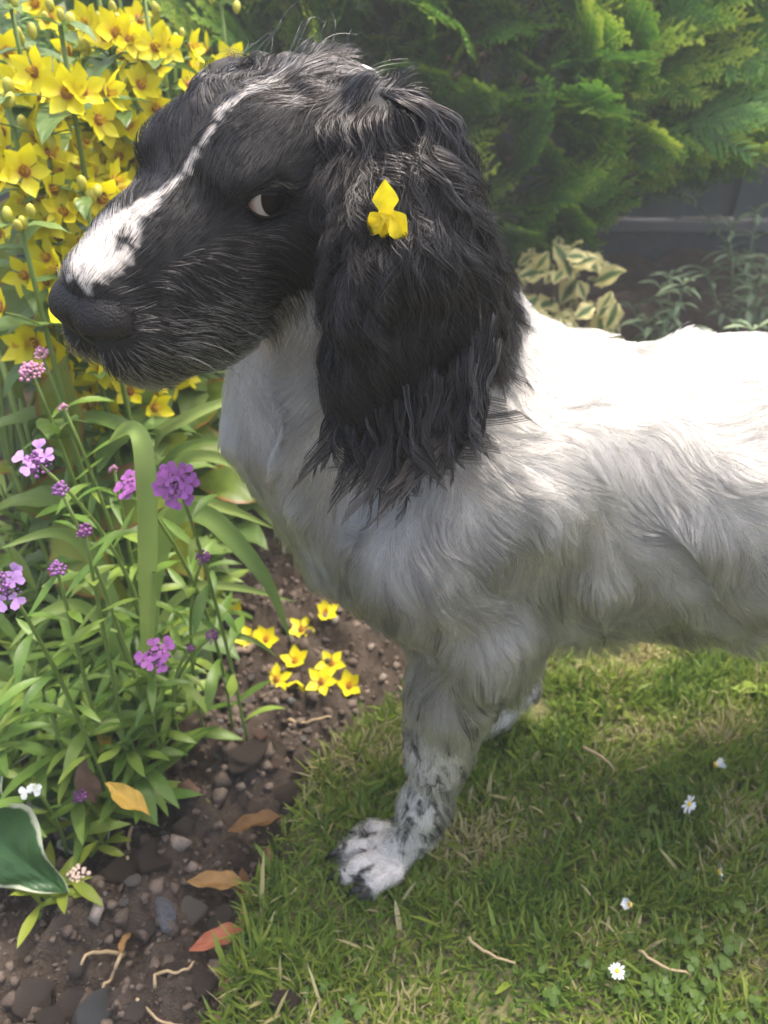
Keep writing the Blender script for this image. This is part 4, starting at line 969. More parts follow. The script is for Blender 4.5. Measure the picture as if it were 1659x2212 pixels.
# --- near ear and far ear: broad hanging flaps
EAX = nrm(np.array([.80, .50, .10]))                             # along the flap's width
EUP = np.array([0, 0, 1.0]); EN = nrm(np.cross(EAX, EUP)); EUP = nrm(np.cross(EN, EAX))
ER = np.array([EAX, EN, EUP])
EAR_START = len(PRIMS)
ear_pts = [(at_d(842, 335, .385), .028, .010, .028), (at_d(875, 420, .376), .031, .008, .040), (at_d(896, 590, .373), .036, .007, .044), (at_d(886, 745, .374), .037, .0065, .040)]
for c, a, b, d in ear_pts: ell(np.array(c), (a, b, d), .022, ER)
EAR_END = len(PRIMS)
FAX = nrm(HMAT[0]*-1 + np.array([0, 0, -.1])); FN = nrm(np.cross(FAX, np.array([0, 0, 1.]))); FUP = nrm(np.cross(FN, FAX))
FR = np.array([FAX, FN, FUP])
for i, z in enumerate((0, -.045, -.085)):
    c = hp(-6.0, -5.3, -2.2) + np.array([-.012*min(i, 1), .014, z]); ell(c, (.032, .010, .036), .016, FR)
FAR_END = len(PRIMS)

def surface_nets(G, lo, h):
    """naive surface nets: one vertex in each cell the surface crosses"""
    s = G < 0
    nx, ny, nz = G.shape
    c = np.zeros((nx-1, ny-1, nz-1), dtype=np.int8)
    for i in (0, 1):
        for j in (0, 1):
            for k in (0, 1): c += s[i:nx-1+i, j:ny-1+j, k:nz-1+k]
    cells = np.argwhere((c > 0) & (c < 8))
    idx = -np.ones(c.shape, dtype=np.int32); idx[tuple(cells.T)] = np.arange(len(cells))
    acc = np.zeros((len(cells), 3)); cnt = np.zeros(len(cells))
    corners = [(i, j, k) for i in (0, 1) for j in (0, 1) for k in (0, 1)]
    for a in corners:
        for ax in range(3):
            if a[ax]: continue
            b = list(a); b[ax] = 1
            va = G[tuple((cells+a).T)]; vb = G[tuple((cells+b).T)]
            m = (va < 0) != (vb < 0)
            t = np.where(m, va/np.where(m, va-vb, 1), 0)
            p = np.array(a, float)[None] + t[:, None]*(np.array(b)-np.array(a))
            acc[m] += p[m]; cnt[m] += 1
    V = lo + h*(cells + acc/cnt[:, None])
    F = []
    for ax in range(3):
        u, v = (ax+1) % 3, (ax+2) % 3
        A = [slice(None)]*3; B = [slice(None)]*3
        A[ax] = slice(0, G.shape[ax]-1); B[ax] = slice(1, G.shape[ax])
        m = s[tuple(A)] != s[tuple(B)]
        e = np.argwhere(m)
        e = e[(e[:, u] > 0) & (e[:, v] > 0) & (e[:, u] < G.shape[u]-1) & (e[:, v] < G.shape[v]-1)]
        inside = s[tuple(e.T)]
        def cell(du, dv):
            q = e.copy(); q[:, u] -= du; q[:, v] -= dv
            return idx[tuple(q.T)]
        q = np.stack([cell(1, 1), cell(0, 1), cell(0, 0), cell(1, 0)], 1)
        q[~inside] = q[~inside][:, ::-1]
        F.append(q)
    return V, np.concatenate(F)

def gsample(G, p):
    q = np.clip((p-LO)/H_, 0, SHP-1.001); i = q.astype(int); f = q-i
    o = 0
    for a in (0, 1):
        for b in (0, 1):
            for c in (0, 1):
                o = o + G[i[:, 0]+a, i[:, 1]+b, i[:, 2]+c]*(f[:, 0] if a else 1-f[:, 0])*(f[:, 1] if b else 1-f[:, 1])*(f[:, 2] if c else 1-f[:, 2])
    return o
def ggrad(p):
    e = H_*.8
    return nrm(np.stack([gsample(GRID, p+np.eye(3)[i]*e)-gsample(GRID, p-np.eye(3)[i]*e) for i in range(3)], 1))
DV, DF = surface_nets(GRID, LO, H_)

def prim_dist(p, i0, i1):
    o = np.full(len(p), 9.)
    for pr in PRIMS[i0:i1]:
        if pr[0] == 'c':
            a, b, ra, rb = pr[1:]; ab = b-a
            t = np.clip(((p-a)@ab)/(ab@ab), 0, 1); d = np.linalg.norm(p-a-t[:, None]*ab, axis=1)-(ra+(rb-ra)*t)
        else:
            c, r, R = pr[1:]; q = p-c
            if R is not None: q = q @ np.array(R).T
            k0 = np.linalg.norm(q/r, axis=1); k1 = np.linalg.norm(q/(r*r), axis=1); d = k0*(k0-1)/np.maximum(k1, 1e-6)
        o = np.minimum(o, d)
    return o
# ------------------------------------------------------------------ dog: colours, eyes, nose, coat
N_SPOT = Noise3(3, .027); N_SPOT2 = Noise3(4, .012); N_BIG = Noise3(5, .11); N_MID = Noise3(6, .045); N_FINE = Noise3(8, .016)
N_MUZ = Noise3(21, .010)
r_ = np.random.default_rng(12)
vz = np.nonzero((DV[:, 2] > .035) & (DV[:, 2] < .30) & (DV[:, 0] < .2))[0]
wz = np.interp(DV[vz, 2], [.035, .06, .15, .20, .24, .30], [.6, 1.3, 1.2, .7, .10, .02]); sc_c = r_.choice(vz, 560, replace=False, p=wz/wz.sum())
SPC = DV[sc_c]; SPR_ = r_.uniform(.0010, .0027, len(SPC))*np.where(r_.uniform(size=len(SPC)) < .18, 1.6, 1)
def SPOT_KD(p):
    o = np.full(len(p), 9.)
    m = np.nonzero((p[:, 2] < .31) & (p[:, 0] < .22))[0]; q = p[m]; best = np.full(len(q), 9.)
    for c, rr_ in zip(SPC, SPR_):
        best = np.minimum(best, np.linalg.norm((q-c)*np.array([1, 1, .62]), axis=1)/rr_)
    o[m] = best; return o
def masks(p):
    h = to_head(p); F, L, U = h.T
    dh = prim_dist(p, HEAD_START, HEAD_END); de = prim_dist(p, EAR_START, EAR_END); df = prim_dist(p, EAR_END, FAR_END)
    db = prim_dist(p, 0, HEAD_START)
    ear = (de < dh) & (de < .006); fear = (df < dh) & (df < .006) & ~ear
    head = (dh < db + .004) & ~ear & ~fear & (F > -10)
    wob = N_FINE.val(p)*.35
    # black head, white throat
    black = head & (U + wob > -6.6 + .25*np.minimum(F, 0)) & ~((F < 1) & (U < -6.0))
    # white blaze up the forehead, broad white saddle on the muzzle
    bl = np.interp(F, [-7, -4.5, -2.5, -.5, 1.5, 3.5, 5.0, 6.3, 7.6, 8.6], [.03, .09, .14, .16, .11, .18, .48, 1.20, 1.15, .75])
    top = U > np.interp(F, [-7, 0, 3, 5, 6.5, 8.6], [-2, -1, -.9, -1.3, -1.9, -1.0])
    ctr = np.interp(F, [-6, -2, 2, 4.5, 7], [.45, .6, .6, .4, .1])
    blaze = head & (np.abs(L - ctr + wob*.18) < bl) & top & (F < 8.7) & (F > -6.5)
    spot = (np.hypot(F - 6.35, (L - .78)*1.2) < .42) & (U > -2.6)
    chin = head & (U < -4.9) & (F > 5.2) & (np.abs(L) < 1.5)
    t = np.zeros(len(p)); t[black] = 1
    t[blaze & ~spot] = .05; t[chin] = .35; t[ear | fear] = 1
    # ticking on the legs, faint ticking on the flank
    x, y, z = p.T
    s = N_SPOT.val(p) + .45*N_SPOT2.val(p)
    spots = (t < .5) & ~head & (SPOT_KD(p) < 1)
    t = np.where(spots, .96, t)
    toe = (z < .030) & (s < -.55) & (y < .42) & ~head
    t = np.where(toe & ~head & (z < .019), np.maximum(t, .9), t)
    t = np.where(toe & (y > .384) & (x < -.012), np.maximum(t, .95), t)
    tw = []
    for (ax_, ay_), (bx_, by_) in (((.008, .365), (-.013, .355)), ((-.002, .374), (-.030, .367)), ((-.002, .386), (-.032, .387)), ((.008, .397), (-.019, .404))):
        a2 = np.array([ax_, ay_]); b2 = np.array([bx_, by_])-a2; tt = np.clip(((p[:, :2]-a2)@b2)/(b2@b2), 0, 1.2); tw.append(np.linalg.norm(p[:, :2]-a2-tt[:, None]*b2, axis=1))
    tw = np.sort(np.array(tw), 0); gap = (tw[1]-tw[0] < .0026) & (x < -.006) & (x > -.05) & (z < .034) & (y < .42)
    t = np.where(gap, .93, t)  # shade in the creases between the toes, painted dark into the tint
    flank = (z > .225) & (t < .5) & ~head & (z < .36)
    t = np.where(flank, np.maximum(t, .30*sstep(.75, 1.7, N_SPOT.val(p*np.array([1.4, 1, .7])) + .55*N_BIG.val(p))), t)
    t = np.where(flank & (s > 2.2), .35, t)
    bs = (np.abs(x-.265) < .028) & (np.abs(y-.487 + (x-.265)*.15) < .006) & (z > .39)
    t = np.where(bs, .95, t)
    return dict(h=h, head=head, ear=ear, fear=fear, tint=t, blaze=blaze, black=black)

vm = masks(DV)
k = NT('dog_skin'); at = k.n('Attribute', attribute_name='tint')
k.l(k.mix(at.outputs['Fac'], (.62, .58, .53), (.010, .0095, .009)), k.bsdf.inputs['Base Color']); k.set(Roughness=.75)
SKIN = k.m
dog = thing('dog', 'black and white spaniel standing on the lawn, head turned, drooping black ears', 'dog', (.03, .386, 0))
DOGL = Vector((.03, .386, 0))
def dpart(name, me, parent=None):
    o = bpy.data.objects.new(name, me); COL.objects.link(o); o.parent = parent or dog
    o.location = -DOGL if parent is None else (0, 0, 0)
    return o
body = dpart('body', mesh_of('dog_body', DV, DF, [SKIN], attrs={'tint': ('FLOAT', vm['tint'])}))

# --- eyes
def axes(fv, up):
    a = nrm(np.array(fv)); e1 = nrm(HMAT[0] - a*(HMAT[0]@a)); e2 = np.cross(a, e1); 
    if e2 @ HMAT[2] < 0: e2 = -e2
    return a, e1, e2
def eye_mesh(c, r, gaze):
    g = nrm(gaze); t1 = nrm(np.cross(g, [0, 0, 1.])); t2 = np.cross(t1, g)
    V, F, A = [], [], []
    nr, ns = 40, 40
    for i in range(nr+1):
        th = math.pi*i/nr
        bulge = 1 + .05*math.exp(-(th/.45)**2)
        for j in range(ns):
            ph = 2*math.pi*j/ns
            V.append(c + r*bulge*(math.cos(th)*g + math.sin(th)*(math.cos(ph)*t1 + math.sin(ph)*t2))); A.append(th)
    for i in range(nr):
        for j in range(ns):
            F.append((i*ns+j, (i+1)*ns+j, (i+1)*ns+(j+1) % ns, i*ns+(j+1) % ns))
    return np.array(V), np.array(F), np.array(A)
k = NT('dog_eye'); at = k.n('Attribute', attribute_name='ang')
k.l(k.ramp(at.outputs['Fac'], [(0, (.002, .002, .002)), (.085, (.002, .002, .002)), (.10, (.002, .0015, .001)), (.20, (.0035, .0022, .0012)), (.25, (.002, .002, .002)), (.262, (.55, .50, .45)), (.33, (.62, .55, .49)), (.40, (.42, .22, .17))]), k.bsdf.inputs['Base Color'])
k.set(Roughness=.12, Coat_Weight=.08, Coat_Roughness=.02, Specular_IOR_Level=.15); EYE = k.m
k = NT('dog_eyelid').set(Base_Color=(.008, .007, .007, 1), Roughness=.55, Specular_IOR_Level=.25); LID = k.m
for sg in (1, -1):
    c = hp(-.30, 2.62*sg, -.02); R = .0118
    a, e1, e2 = axes(.42*HMAT[0] + sg*.90*HMAT[1] + .06*HMAT[2], None)
    gaze = nrm(a - e1*.47*(1 if sg > 0 else -1) + .08*e2)
    V, F, A = eye_mesh(c, R*.985, gaze)
    eo = dpart('eye', mesh_of('dog_eye', V, F, [EYE], attrs={'ang': ('FLOAT', A/math.pi)}))
    # eyelids: a skin shell with an almond opening and a rounded rim
    V, F = [], []; n = 64; rot = math.radians(10)
    prof = [(.0, .955), (.0, 1.0), (.012, 1.03), (.05, 1.055), (.12, 1.075), (.30, 1.05), (.55, .98), (.8, .86)]
    for t, rr in prof:
        for j in range(n):
            ph = 2*math.pi*j/n; cx, sy = math.cos(ph), math.sin(ph)
            wx = math.radians(54 if cx > 0 else 48); hy = math.radians(27 if sy > 0 else 28)
            u = wx*cx; v = hy*math.copysign(max(0, 1-cx*cx)**.78, sy)
            if sy > 0: v *= 1 + .28*cx
            u, v = u*math.cos(rot) - v*math.sin(rot), u*math.sin(rot) + v*math.cos(rot)
            ang = math.hypot(u, v); fac = 1 + t*(1.35/max(ang, .1) - 1); u *= fac; v *= fac
            ang = math.hypot(u, v); s = math.sin(ang)/max(ang, 1e-6)
            V.append(c + R*rr*(math.cos(ang)*a + s*(u*e1 + v*e2)))
    m = len(prof)
    for i in range(m-1):
        for j in range(n): F.append((i*n+j, (i+1)*n+j, (i+1)*n+(j+1) % n, i*n+(j+1) % n))
    dpart('eyelid', mesh_of('dog_eyelid', np.array(V), np.array(F), [LID]))

CLAW = NT('claw').set(Base_Color=(.012, .011, .010, 1), Roughness=.35).m
for (tx, ty) in ((-.013, .355), (-.030, .367), (-.032, .387), (-.019, .404), (.086, .516), (.078, .527), (.078, .540), (.088, .550)):
    dpart('claw', tube_mesh('dog_claw', bez((tx-.004, ty-.001, .012), (tx-.014, ty-.002, .012), (tx-.017, ty-.002, .002), 6), [.0036, .0034, .003, .0024, .0015, .0006], CLAW, 8))
# --- nose: leather pad with nostrils and a groove
NG_H = .0007
def nose_sdf():
    lo = np.array([6.2, -3.2, -4.4]); hi = np.array([11.8, 3.2, 1.6]); s = .07
    ax = [np.arange(lo[i], hi[i], s) for i in range(3)]
    P = np.stack(np.meshgrid(*ax, indexing='ij'), -1)
    def e(c, r):
        q = P-np.array(c); k0 = np.linalg.norm(q/np.array(r), axis=-1); k1 = np.linalg.norm(q/np.array(r)**2, axis=-1)
        return k0*(k0-1)/np.maximum(k1, 1e-6)
    P = (P - np.array([8.40, 0, -1.62]))/np.array([1.12, 1.18, 1.06]) + np.array([9.05, 0, -1.45])
    d = e((8.9, 0, -1.15), (1.35, 1.75, 1.25))
    for sg in (1, -1):
        d = smin(d, e((9.2, .85*sg, -1.35), (1.15, 1.05, 1.05)), .4)
        d = smin(d, e((8.9, 1.55*sg, -1.75), (.75, .42, .65)), .3)
    d = smin(d, e((9.3, 0, -2.1), (.75, .62, .95)), .5)
    for sg in (1, -1):
        d = -smin(-d, e((9.95, 1.0*sg, -1.68), (1.05, .52, .42)), .10)
        d = -smin(-d, e((9.5, 1.50*sg, -1.80), (.85, .60, .17)), .10)
    d = -smin(-d, e((10.4, 0, -2.2), (.75, .05, 1.2)), .12)
    return d, lo, s
d, lo, s = nose_sdf(); V, F = surface_nets(d.astype(np.float32), lo, s)
k = NT('nose_leather'); tc = k.n('TexCoord'); vo = k.n('TexVoronoi'); vo.inputs['Scale'].default_value = 760; k.l(tc.outputs['Object'], vo.inputs['Vector'])
k.set(Base_Color=(.017, .0155, .0145, 1), Roughness=.42, Specular_IOR_Level=.28); k.bump(vo.outputs['Distance'], .45, -.0008); NOSE = k.m
dpart('nose', mesh_of('dog_nose', HOa + (V*.01) @ HMAT, F, [NOSE]))

# --- coat
def hair_mat(name):
    k = NT(name); at = k.n('Attribute', attribute_name='tint'); hi = k.n('HairInfo')
    wht = k.mix(hi.outputs['Random'], (.195, .189, .166), (.315, .308, .284))
    blk_ = k.mix(hi.outputs['Random'], (.022, .020, .0195), (.010, .0095, .0095))
    col = k.mix(at.outputs['Fac'], wht, blk_)
    hb = k.n('BsdfHairPrincipled', parametrization='COLOR')
    k.l(col, hb.inputs['Color']); rg = k.n('MapRange'); k.l(at.outputs['Fac'], rg.inputs[0]); rg.inputs[3].default_value = .42; rg.inputs[4].default_value = .13; k.l(rg.outputs[0], hb.inputs['Roughness']); hb.inputs['Radial Roughness'].default_value = .55
    hb.inputs['IOR'].default_value = 1.55
    if 'Random Roughness' in hb.inputs: hb.inputs['Random Roughness'].default_value = .3
    df = k.n('BsdfDiffuse'); k.l(col, df.inputs[0])
    f = k.n('Math', operation='MULTIPLY'); k.l(k.ramp(hi.outputs['Random'], [(.48, (.95, .95, .95)), (.52, (.0, .0, .0))]), f.inputs[0]); k.l(at.outputs['Fac'], f.inputs[1])
    mx = k.n('MixShader'); k.l(f.outputs[0], mx.inputs[0]); k.l(hb.outputs[0], mx.inputs[1]); k.l(df.outputs[0], mx.inputs[2])
    k.l(mx.outputs[0], k.out.inputs[0]); return k.m
COAT = hair_mat('dog_coat')

def curves_obj(name, P, rad, tint, mat, parent=None):
    """P: n x k x 3 points, rad: n x k radii, tint: n"""
    n, kk = P.shape[:2]
    hc = bpy.data.hair_curves.new(name)
    hc.add_curves([kk]*n)
    hc.attributes['position'].data.foreach_set('vector', np.ascontiguousarray(P, dtype=np.float32).ravel())
    ra = hc.attributes.get('radius') or hc.attributes.new('radius', 'FLOAT', 'POINT')
    ra.data.foreach_set('value', np.ascontiguousarray(rad, dtype=np.float32).ravel())
    ta = hc.attributes.new('tint', 'FLOAT', 'CURVE'); ta.data.foreach_set('value', np.ascontiguousarray(tint, dtype=np.float32))
    hc.materials.append(mat)
    return dpart(name, hc, parent)

def sample_roots(n, seed, faces=None):
    r = np.random.default_rng(seed)
    Fq = DF if faces is None else DF[faces]
    a, b, c, d_ = (DV[Fq[:, i]] for i in range(4))
    ar = np.linalg.norm(np.cross(c-a, d_-b), axis=1)
    cs = np.cumsum(ar); i = np.searchsorted(cs, r.uniform(0, cs[-1], n))
    u, v = r.uniform(0, 1, (2, n, 1))
    return (a[i]*(1-u)*(1-v) + b[i]*u*(1-v) + c[i]*u*v + d_[i]*(1-u)*v)

from mathutils import kdtree
def grow(p0, n0, d0, L, K, lift, grav, wav, wscale, hug, seed):
    """hairs that leave the skin, lie over it and follow its form"""
    r = np.random.default_rng(seed); n = len(p0)
    nz = Noise3(seed+100, wscale)
    P = np.zeros((n, K, 3)); P[:, 0] = p0 - n0*.001
    p = p0.copy(); d = d0.copy()
    step = (L/(K-1))[:, None]
    for k in range(1, K):
        s = k/(K-1)
        nn = ggrad(p) if k > 1 else n0
        t = d - nn*(d*nn).sum(1, keepdims=True)*.85
        dirv = nrm(nrm(t) + nn*(lift[:, None]*(1-s*.9)) + np.array([0, 0, -1.])*grav[:, None]*s + nz.vec(p)*wav[:, None]*(.3+.7*s))
        p = p + dirv*step
        sd = gsample(GRID, p); hmin = hug*s
        push = np.maximum(hmin - sd, 0)[:, None]
        p = p + ggrad(p)*push
        P[:, k] = p; d = d*.75 + .25*dirv
    return P
def clump(P, frac, strength, power, seed, keep=.25):
    r = np.random.default_rng(seed); n, K = P.shape[:2]
    m = max(8, int(n*frac)); ci = r.choice(n, m, replace=False)
    kd = kdtree.KDTree(m)
    for q, i in enumerate(ci): kd.insert(P[i, 0], q)
    kd.balance()
    own = np.fromiter((ci[kd.find(x)[1]] for x in P[:, 0]), dtype=int, count=n)
    s = np.linspace(0, 1, K)[None, :, None]**power
    off = (P[:, :1] - P[own][:, :1])
    st = (strength*r.uniform(.6, 1.0, n))[:, None, None]
    tgt = P[own] + off*(1 - s*(1-keep*.35))
    return P*(1-s*st) + tgt*(s*st), own
def taper(n, K, r0, tip=.25):
    s = np.linspace(0, 1, K); return np.repeat((r0*(1-s*(1-tip)))[None], n, 0)

HQ = 1.0
N0 = int(330000*HQ)
R0 = sample_roots(N0, 1); NR = ggrad(R0)
M = masks(R0); h = M['h']; Fh, Lh, Uh = h.T
rr = np.random.default_rng(2)
camv = nrm(np.array([0, 0, CAM_H]) - R0); facing = (NR*camv).sum(1)
keep = (facing > -.25) | (rr.uniform(size=N0) < .22)
keep &= ~((R0[:, 2] < .006)) & (R0[:, 0] < .36) | (rr.uniform(size=N0) < .3) & (R0[:, 2] > .006)

for sg in (1, -1):
    q = h - np.array([.35, 3.35*sg, 0]); keep &= ~(M['head'] & (np.hypot(q[:, 0]*.85, q[:, 2]) < .95) & (np.abs(q[:, 1]) < 1.6))
def pick(m): return np.nonzero(m & keep)[0]
xh = np.array([1., 0, 0]); zh = np.array([0, 0, 1.])

# trunk, neck and legs
def body_coat():
    i = pick(~M['head'] & ~M['ear'] & ~M['fear']); p, n = R0[i], NR[i]; x, y, z = p.T
    N = len(i); r = np.random.default_rng(31)
    leg = sstep(.25, .15, z)
    low = sstep(.43, .33, z)
    down = np.interp(x, [-.1, .05, .14, .22, .5], [1.5, 1.6, 1.0, .62, .6])*(.15+.85*low)
    back = np.interp(x, [-.1, .0, .08, .2, .5], [.10, .25, .45, .8, 1.0])
    d = xh*back[:, None] - zh*down[:, None]
    d += N_BIG.vec(p)*np.array([.22, .05, .18]) + N_MID.vec(p)*np.array([.10, .03, .08])
    ld = -zh + xh*.25
    paw = sstep(.05, .03, z)
    ld = ld*(1-paw[:, None]) + (-xh*1.0 - zh*.5)*paw[:, None]
    d = nrm(d*(1-leg[:, None]) + ld*leg[:, None])
    L = np.interp(z, [.23, .27, .34, .41, .45], [.046, .046, .038, .027, .020])
    L = np.where(x < .03, np.interp(z, [.2, .30, .40, .46], [.036, .034, .030, .024]), L)
    L = L*(1-leg) + leg*np.interp(z, [0, .03, .06, .2, .235], [.0024, .0028, .0058, .0080, .018])
    feath = leg*sstep(.25, .8, n[:, 0])*sstep(.045, .09, z)
    L = L + feath*.020
    elb = sstep(.065, .09, x)*sstep(.185, .21, z)*sstep(.30, .265, z)*sstep(.43, .40, y)
    L = L + elb*.004; d = nrm(d + elb[:, None]*(xh*.6 - zh*.3))
    L *= r.uniform(.7, 1.15, N)
    lift = .13*(1-leg) + .06*leg + .25*feath; grav = .12 + .35*sstep(.30, .24, z)*(1-leg)
    lift = lift + np.where(r.uniform(size=N) < .05, .45, 0)*(1-leg)
    wav = np.full(N, .30)*(1-.7*leg)
    P = grow(p, n, d, L, 9, lift, grav, wav, .045, .0042, 41)
    P2, own = clump(P, .014, .48, 1.1, 51)
    P2, own2 = clump(P2, .10, .85, 1.1, 52)
    rad = taper(N, 9, .00017, .3)
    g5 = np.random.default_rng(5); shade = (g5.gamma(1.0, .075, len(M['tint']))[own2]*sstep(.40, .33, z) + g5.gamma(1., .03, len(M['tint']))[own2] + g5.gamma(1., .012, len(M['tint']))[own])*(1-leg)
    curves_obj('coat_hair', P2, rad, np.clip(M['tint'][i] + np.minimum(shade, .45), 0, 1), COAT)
body_coat()

def face_coat():
    i = pick(M['head'] & ~M['ear']); p, n = R0[i], NR[i]
    p2 = sample_roots(int(420000*HQ), 77); m2 = masks(p2 + np.random.default_rng(78).normal(0, .0011, p2.shape)); n2 = ggrad(p2); hh = m2['h']
    f2 = (n2*nrm(np.array([0, 0, CAM_H])-p2)).sum(1)
    kp = m2['head'] & (f2 > -.3) & (((hh[:, 0]-8.9)/1.5)**2 + (hh[:, 1]/2.1)**2 + ((hh[:, 2]+1.65)/1.35)**2 > 1)
    for sg in (1, -1):
        q = hh - np.array([.35, 3.35*sg, 0]); kp &= ~((np.hypot(q[:, 0]*.85, q[:, 2]) < .92) & (np.abs(q[:, 1]) < 1.6))
    p, n, h2 = p2[kp], n2[kp], hh[kp]; tint = m2['tint'][kp]
    F, L_, U = h2.T; N = len(p); r = np.random.default_rng(32)
    s = np.sign(L_)
    # direction in head coordinates
    dF = np.interp(F, [-9, -3, 0, 3, 9], [-1, -1, -.75, -.95, -.9])
    side = np.clip(np.abs(L_)/2.2, 0, 1)
    dL = s*np.interp(F, [-9, -3, 0, 3, 9], [.35, .55, .55, .25, .25])*(1-side*.4)
    dU = np.where(U > 0, .35, 0) - side*np.interp(U, [-6, -2, 1.5, 3], [.9, .65, .1, 0])
    fore = (F < 1.5) & (F > -5) & (U > .8)
    dU = dU + np.where(fore, .35, 0)
    d = nrm(np.stack([dF, dL, dU], 1) @ HMAT) + N_MID.vec(p)*.18
    crown = sstep(-1.0, -4.5, F)*sstep(-3.2, -.5, U)
    Ln = .0075 + crown*.009 + .004*sstep(-2, -6, F) + .004*sstep(-3.5, -5.5, U)
    tuft = (U < -5.3) & (F < 2.6) & (F > -.6) & (tint > .5)
    tint = np.where((tint < .3) & (F > 3.5) & (r.uniform(size=N) < .16), r.uniform(.4, 1, N), tint)
    griz = sstep(-1.5, -4.0, U)*sstep(.5, 3.0, F)
    g_ = r.uniform(size=N) < .55*griz
    tint = np.where(g_ & (tint > .5), r.uniform(.05, .6, N), tint)
    Ln = np.where(tuft, .022, Ln)*r.uniform(.65, 1.2, N)
    lift = .30 + .15*crown + r.uniform(0, .12, N)
    grav = np.where(tuft, 1.2, .05); wav = .12 + .55*crown
    P = grow(p, n, d, Ln, 7, lift, grav, wav, .03, .0022, 42)
    Pc, _ = clump(P, .05, .45, 1.4, 53); mz = sstep(1.5, -2.5, F)[:, None, None]; P = P*(1-mz) + Pc*mz
    # stray long hairs on the crown
    curves_obj('face_hair', P, taper(N, 7, .00011, .3), np.clip(tint, 0, 1), COAT)
    m = (crown > .5) & (r.uniform(size=N) < .012)
    Ps = grow(p[m], n[m], d[m], r.uniform(.03, .055, m.sum()), 10, np.full(m.sum(), .9), np.full(m.sum(), .25), np.full(m.sum(), .7), .05, .006, 43)
    curves_obj('crown_hair', Ps, taper(m.sum(), 10, .00010, .4), np.full(m.sum(), .93), COAT)
    gm = (r.uniform(size=N) < np.clip(.10*griz + .035*sstep(-.5, 1.5, F)*sstep(.5, -1, U) + .02*crown, 0, 1)) & (tint > .05)
    Pg = grow(p[gm], n[gm], d[gm], r.uniform(.008, .014, gm.sum()), 7, np.full(gm.sum(), .34), np.full(gm.sum(), .10), np.full(gm.sum(), .10), .03, .003, 44)
    curves_obj('grizzled_hair', Pg, taper(gm.sum(), 7, .00016, .3), r.uniform(0, .30, gm.sum()), COAT)
    # whiskers
    wh = []
    for (Fw, Uw) in ((6.5, -3.6), (5.6, -4.3), (4.9, -3.4), (4.2, -4.6), (6.2, -4.9), (3.6, -3.6), (7.4, -3.9)):
        for sg in (1, -1):
            b = hp(Fw, 2.6*sg, Uw); dv = nrm(-.5*HMAT[0] + sg*.75*HMAT[1] - .55*HMAT[2] + np.array([r.normal(0, .15) for _ in range(3)]))
            ln = r.uniform(.03, .05); t = np.linspace(0, 1, 10)[:, None]
            wh.append(b + dv*ln*t + np.array([0, 0, -.012])*t**2 + np.array([0, 0, 0.004])*np.sin(t*3))
    curves_obj('whiskers', np.array(wh), taper(len(wh), 10, .00022, .2), np.full(len(wh), .12), COAT)
face_coat()

def ear_coat(which, seed, nlock, per, far=False):
    i = np.nonzero(M[which])[0]; p, n = R0[i], NR[i]
    r = np.random.default_rng(seed)
    front = -EN if EN[1] > 0 else EN
    if not far:
        ok = (n @ front > -.35); p, n = p[ok], n[ok]
    zt, zb = p[:, 2].max(), p[:, 2].min()
    # guides: one wavy lock each
    g = r.choice(len(p), nlock, replace=len(p) < nlock); gp, gn = p[g], n[g]
    v = (zt - gp[:, 2])/(zt-zb)                                     # 0 top, 1 bottom
    K = 18
    L = np.interp(v, [0, .3, .6, .85, 1], [.095, .085, .068, .056, .056])*r.uniform(.6, 1.12, nlock)
    side = (gp - p.mean(0)) @ EAX
    d = -zh + front*.10 + EAX*(side/.04)[:, None]*np.interp(v, [0, .3, 1], [.8, .3, .04])[:, None]
    d = nrm(d + r.normal(0, .05, (nlock, 3)))
    G = grow(gp, gn, d, L, K, np.full(nlock, .16), np.full(nlock, .75), np.full(nlock, .14), .05, .0045, seed+1)
    s = np.linspace(0, 1, K)
    pc = N_MID.val(gp*np.array([1, 1, .5]))*1.6 + r.normal(0, .5, nlock)
    lam = .033 + .006*N_BIG.val(gp) + r.normal(0, .002, nlock); A = r.uniform(.0022, .0058, nlock)
    zz_ = (zt - gp[:, 2])[:, None] + s[None]*L[:, None]              # distance down the ear: neighbours wave together
    wv = np.sin(2*np.pi*zz_/lam[:, None] + pc[:, None])*(A[:, None]*np.clip(s[None]*2.2, 0, 1))
    G = G + wv[..., None]*EAX + (np.cos(2*np.pi*zz_/lam[:, None] + pc[:, None])*(A[:, None]*.45*s[None]))[..., None]*front
    # curled tips near the lower edge
    tipc = (sstep(.5, 1, v)*r.normal(.0, .016, nlock))[:, None]*np.clip((s[None]-.45)/.55, 0, 1)**2
    G = G + tipc[..., None]*EAX + (np.abs(tipc)*.45)[..., None]*zh
    # hairs of a lock start spread on the flap and run together towards its tip
    own = np.repeat(np.arange(nlock), per)
    w0 = r.uniform(.0025, .0065, nlock)[own]
    a = r.uniform(0, 6.28, len(own)); q = np.sqrt(r.uniform(size=len(own)))*w0
    e1 = np.cross(gn, d); e1 = nrm(e1); e2 = nrm(np.cross(gn, e1))
    off = (np.cos(a)*q)[:, None]*e1[own] + (np.sin(a)*q)[:, None]*e2[own]*1.3
    tb = np.interp(v, [.35, .8], [.38, .10])[own][:, None]; sv = s[None]
    tight = 1 - (1-tb)*sstep(.1, .95, sv)
    P = G[own] + off[:, None]*tight[..., None]
    P += (r.normal(0, .0008, (len(own), 1, 3))*(s[None, :, None]**1.2)) + r.normal(0, .00012, (len(own), K, 3))*s[None, :, None]
    # lengths differ a little
    P = P[:, :1] + (P-P[:, :1])*r.uniform(.72, 1.05, (len(own), 1, 1))
    curves_obj('ear_hair', P, taper(len(own), K, .00013, .3), np.full(len(own), 1.0), COAT)
ear_coat('ear', 61, int(900*min(1, HQ*1.2)), int(90*max(.4, HQ)))
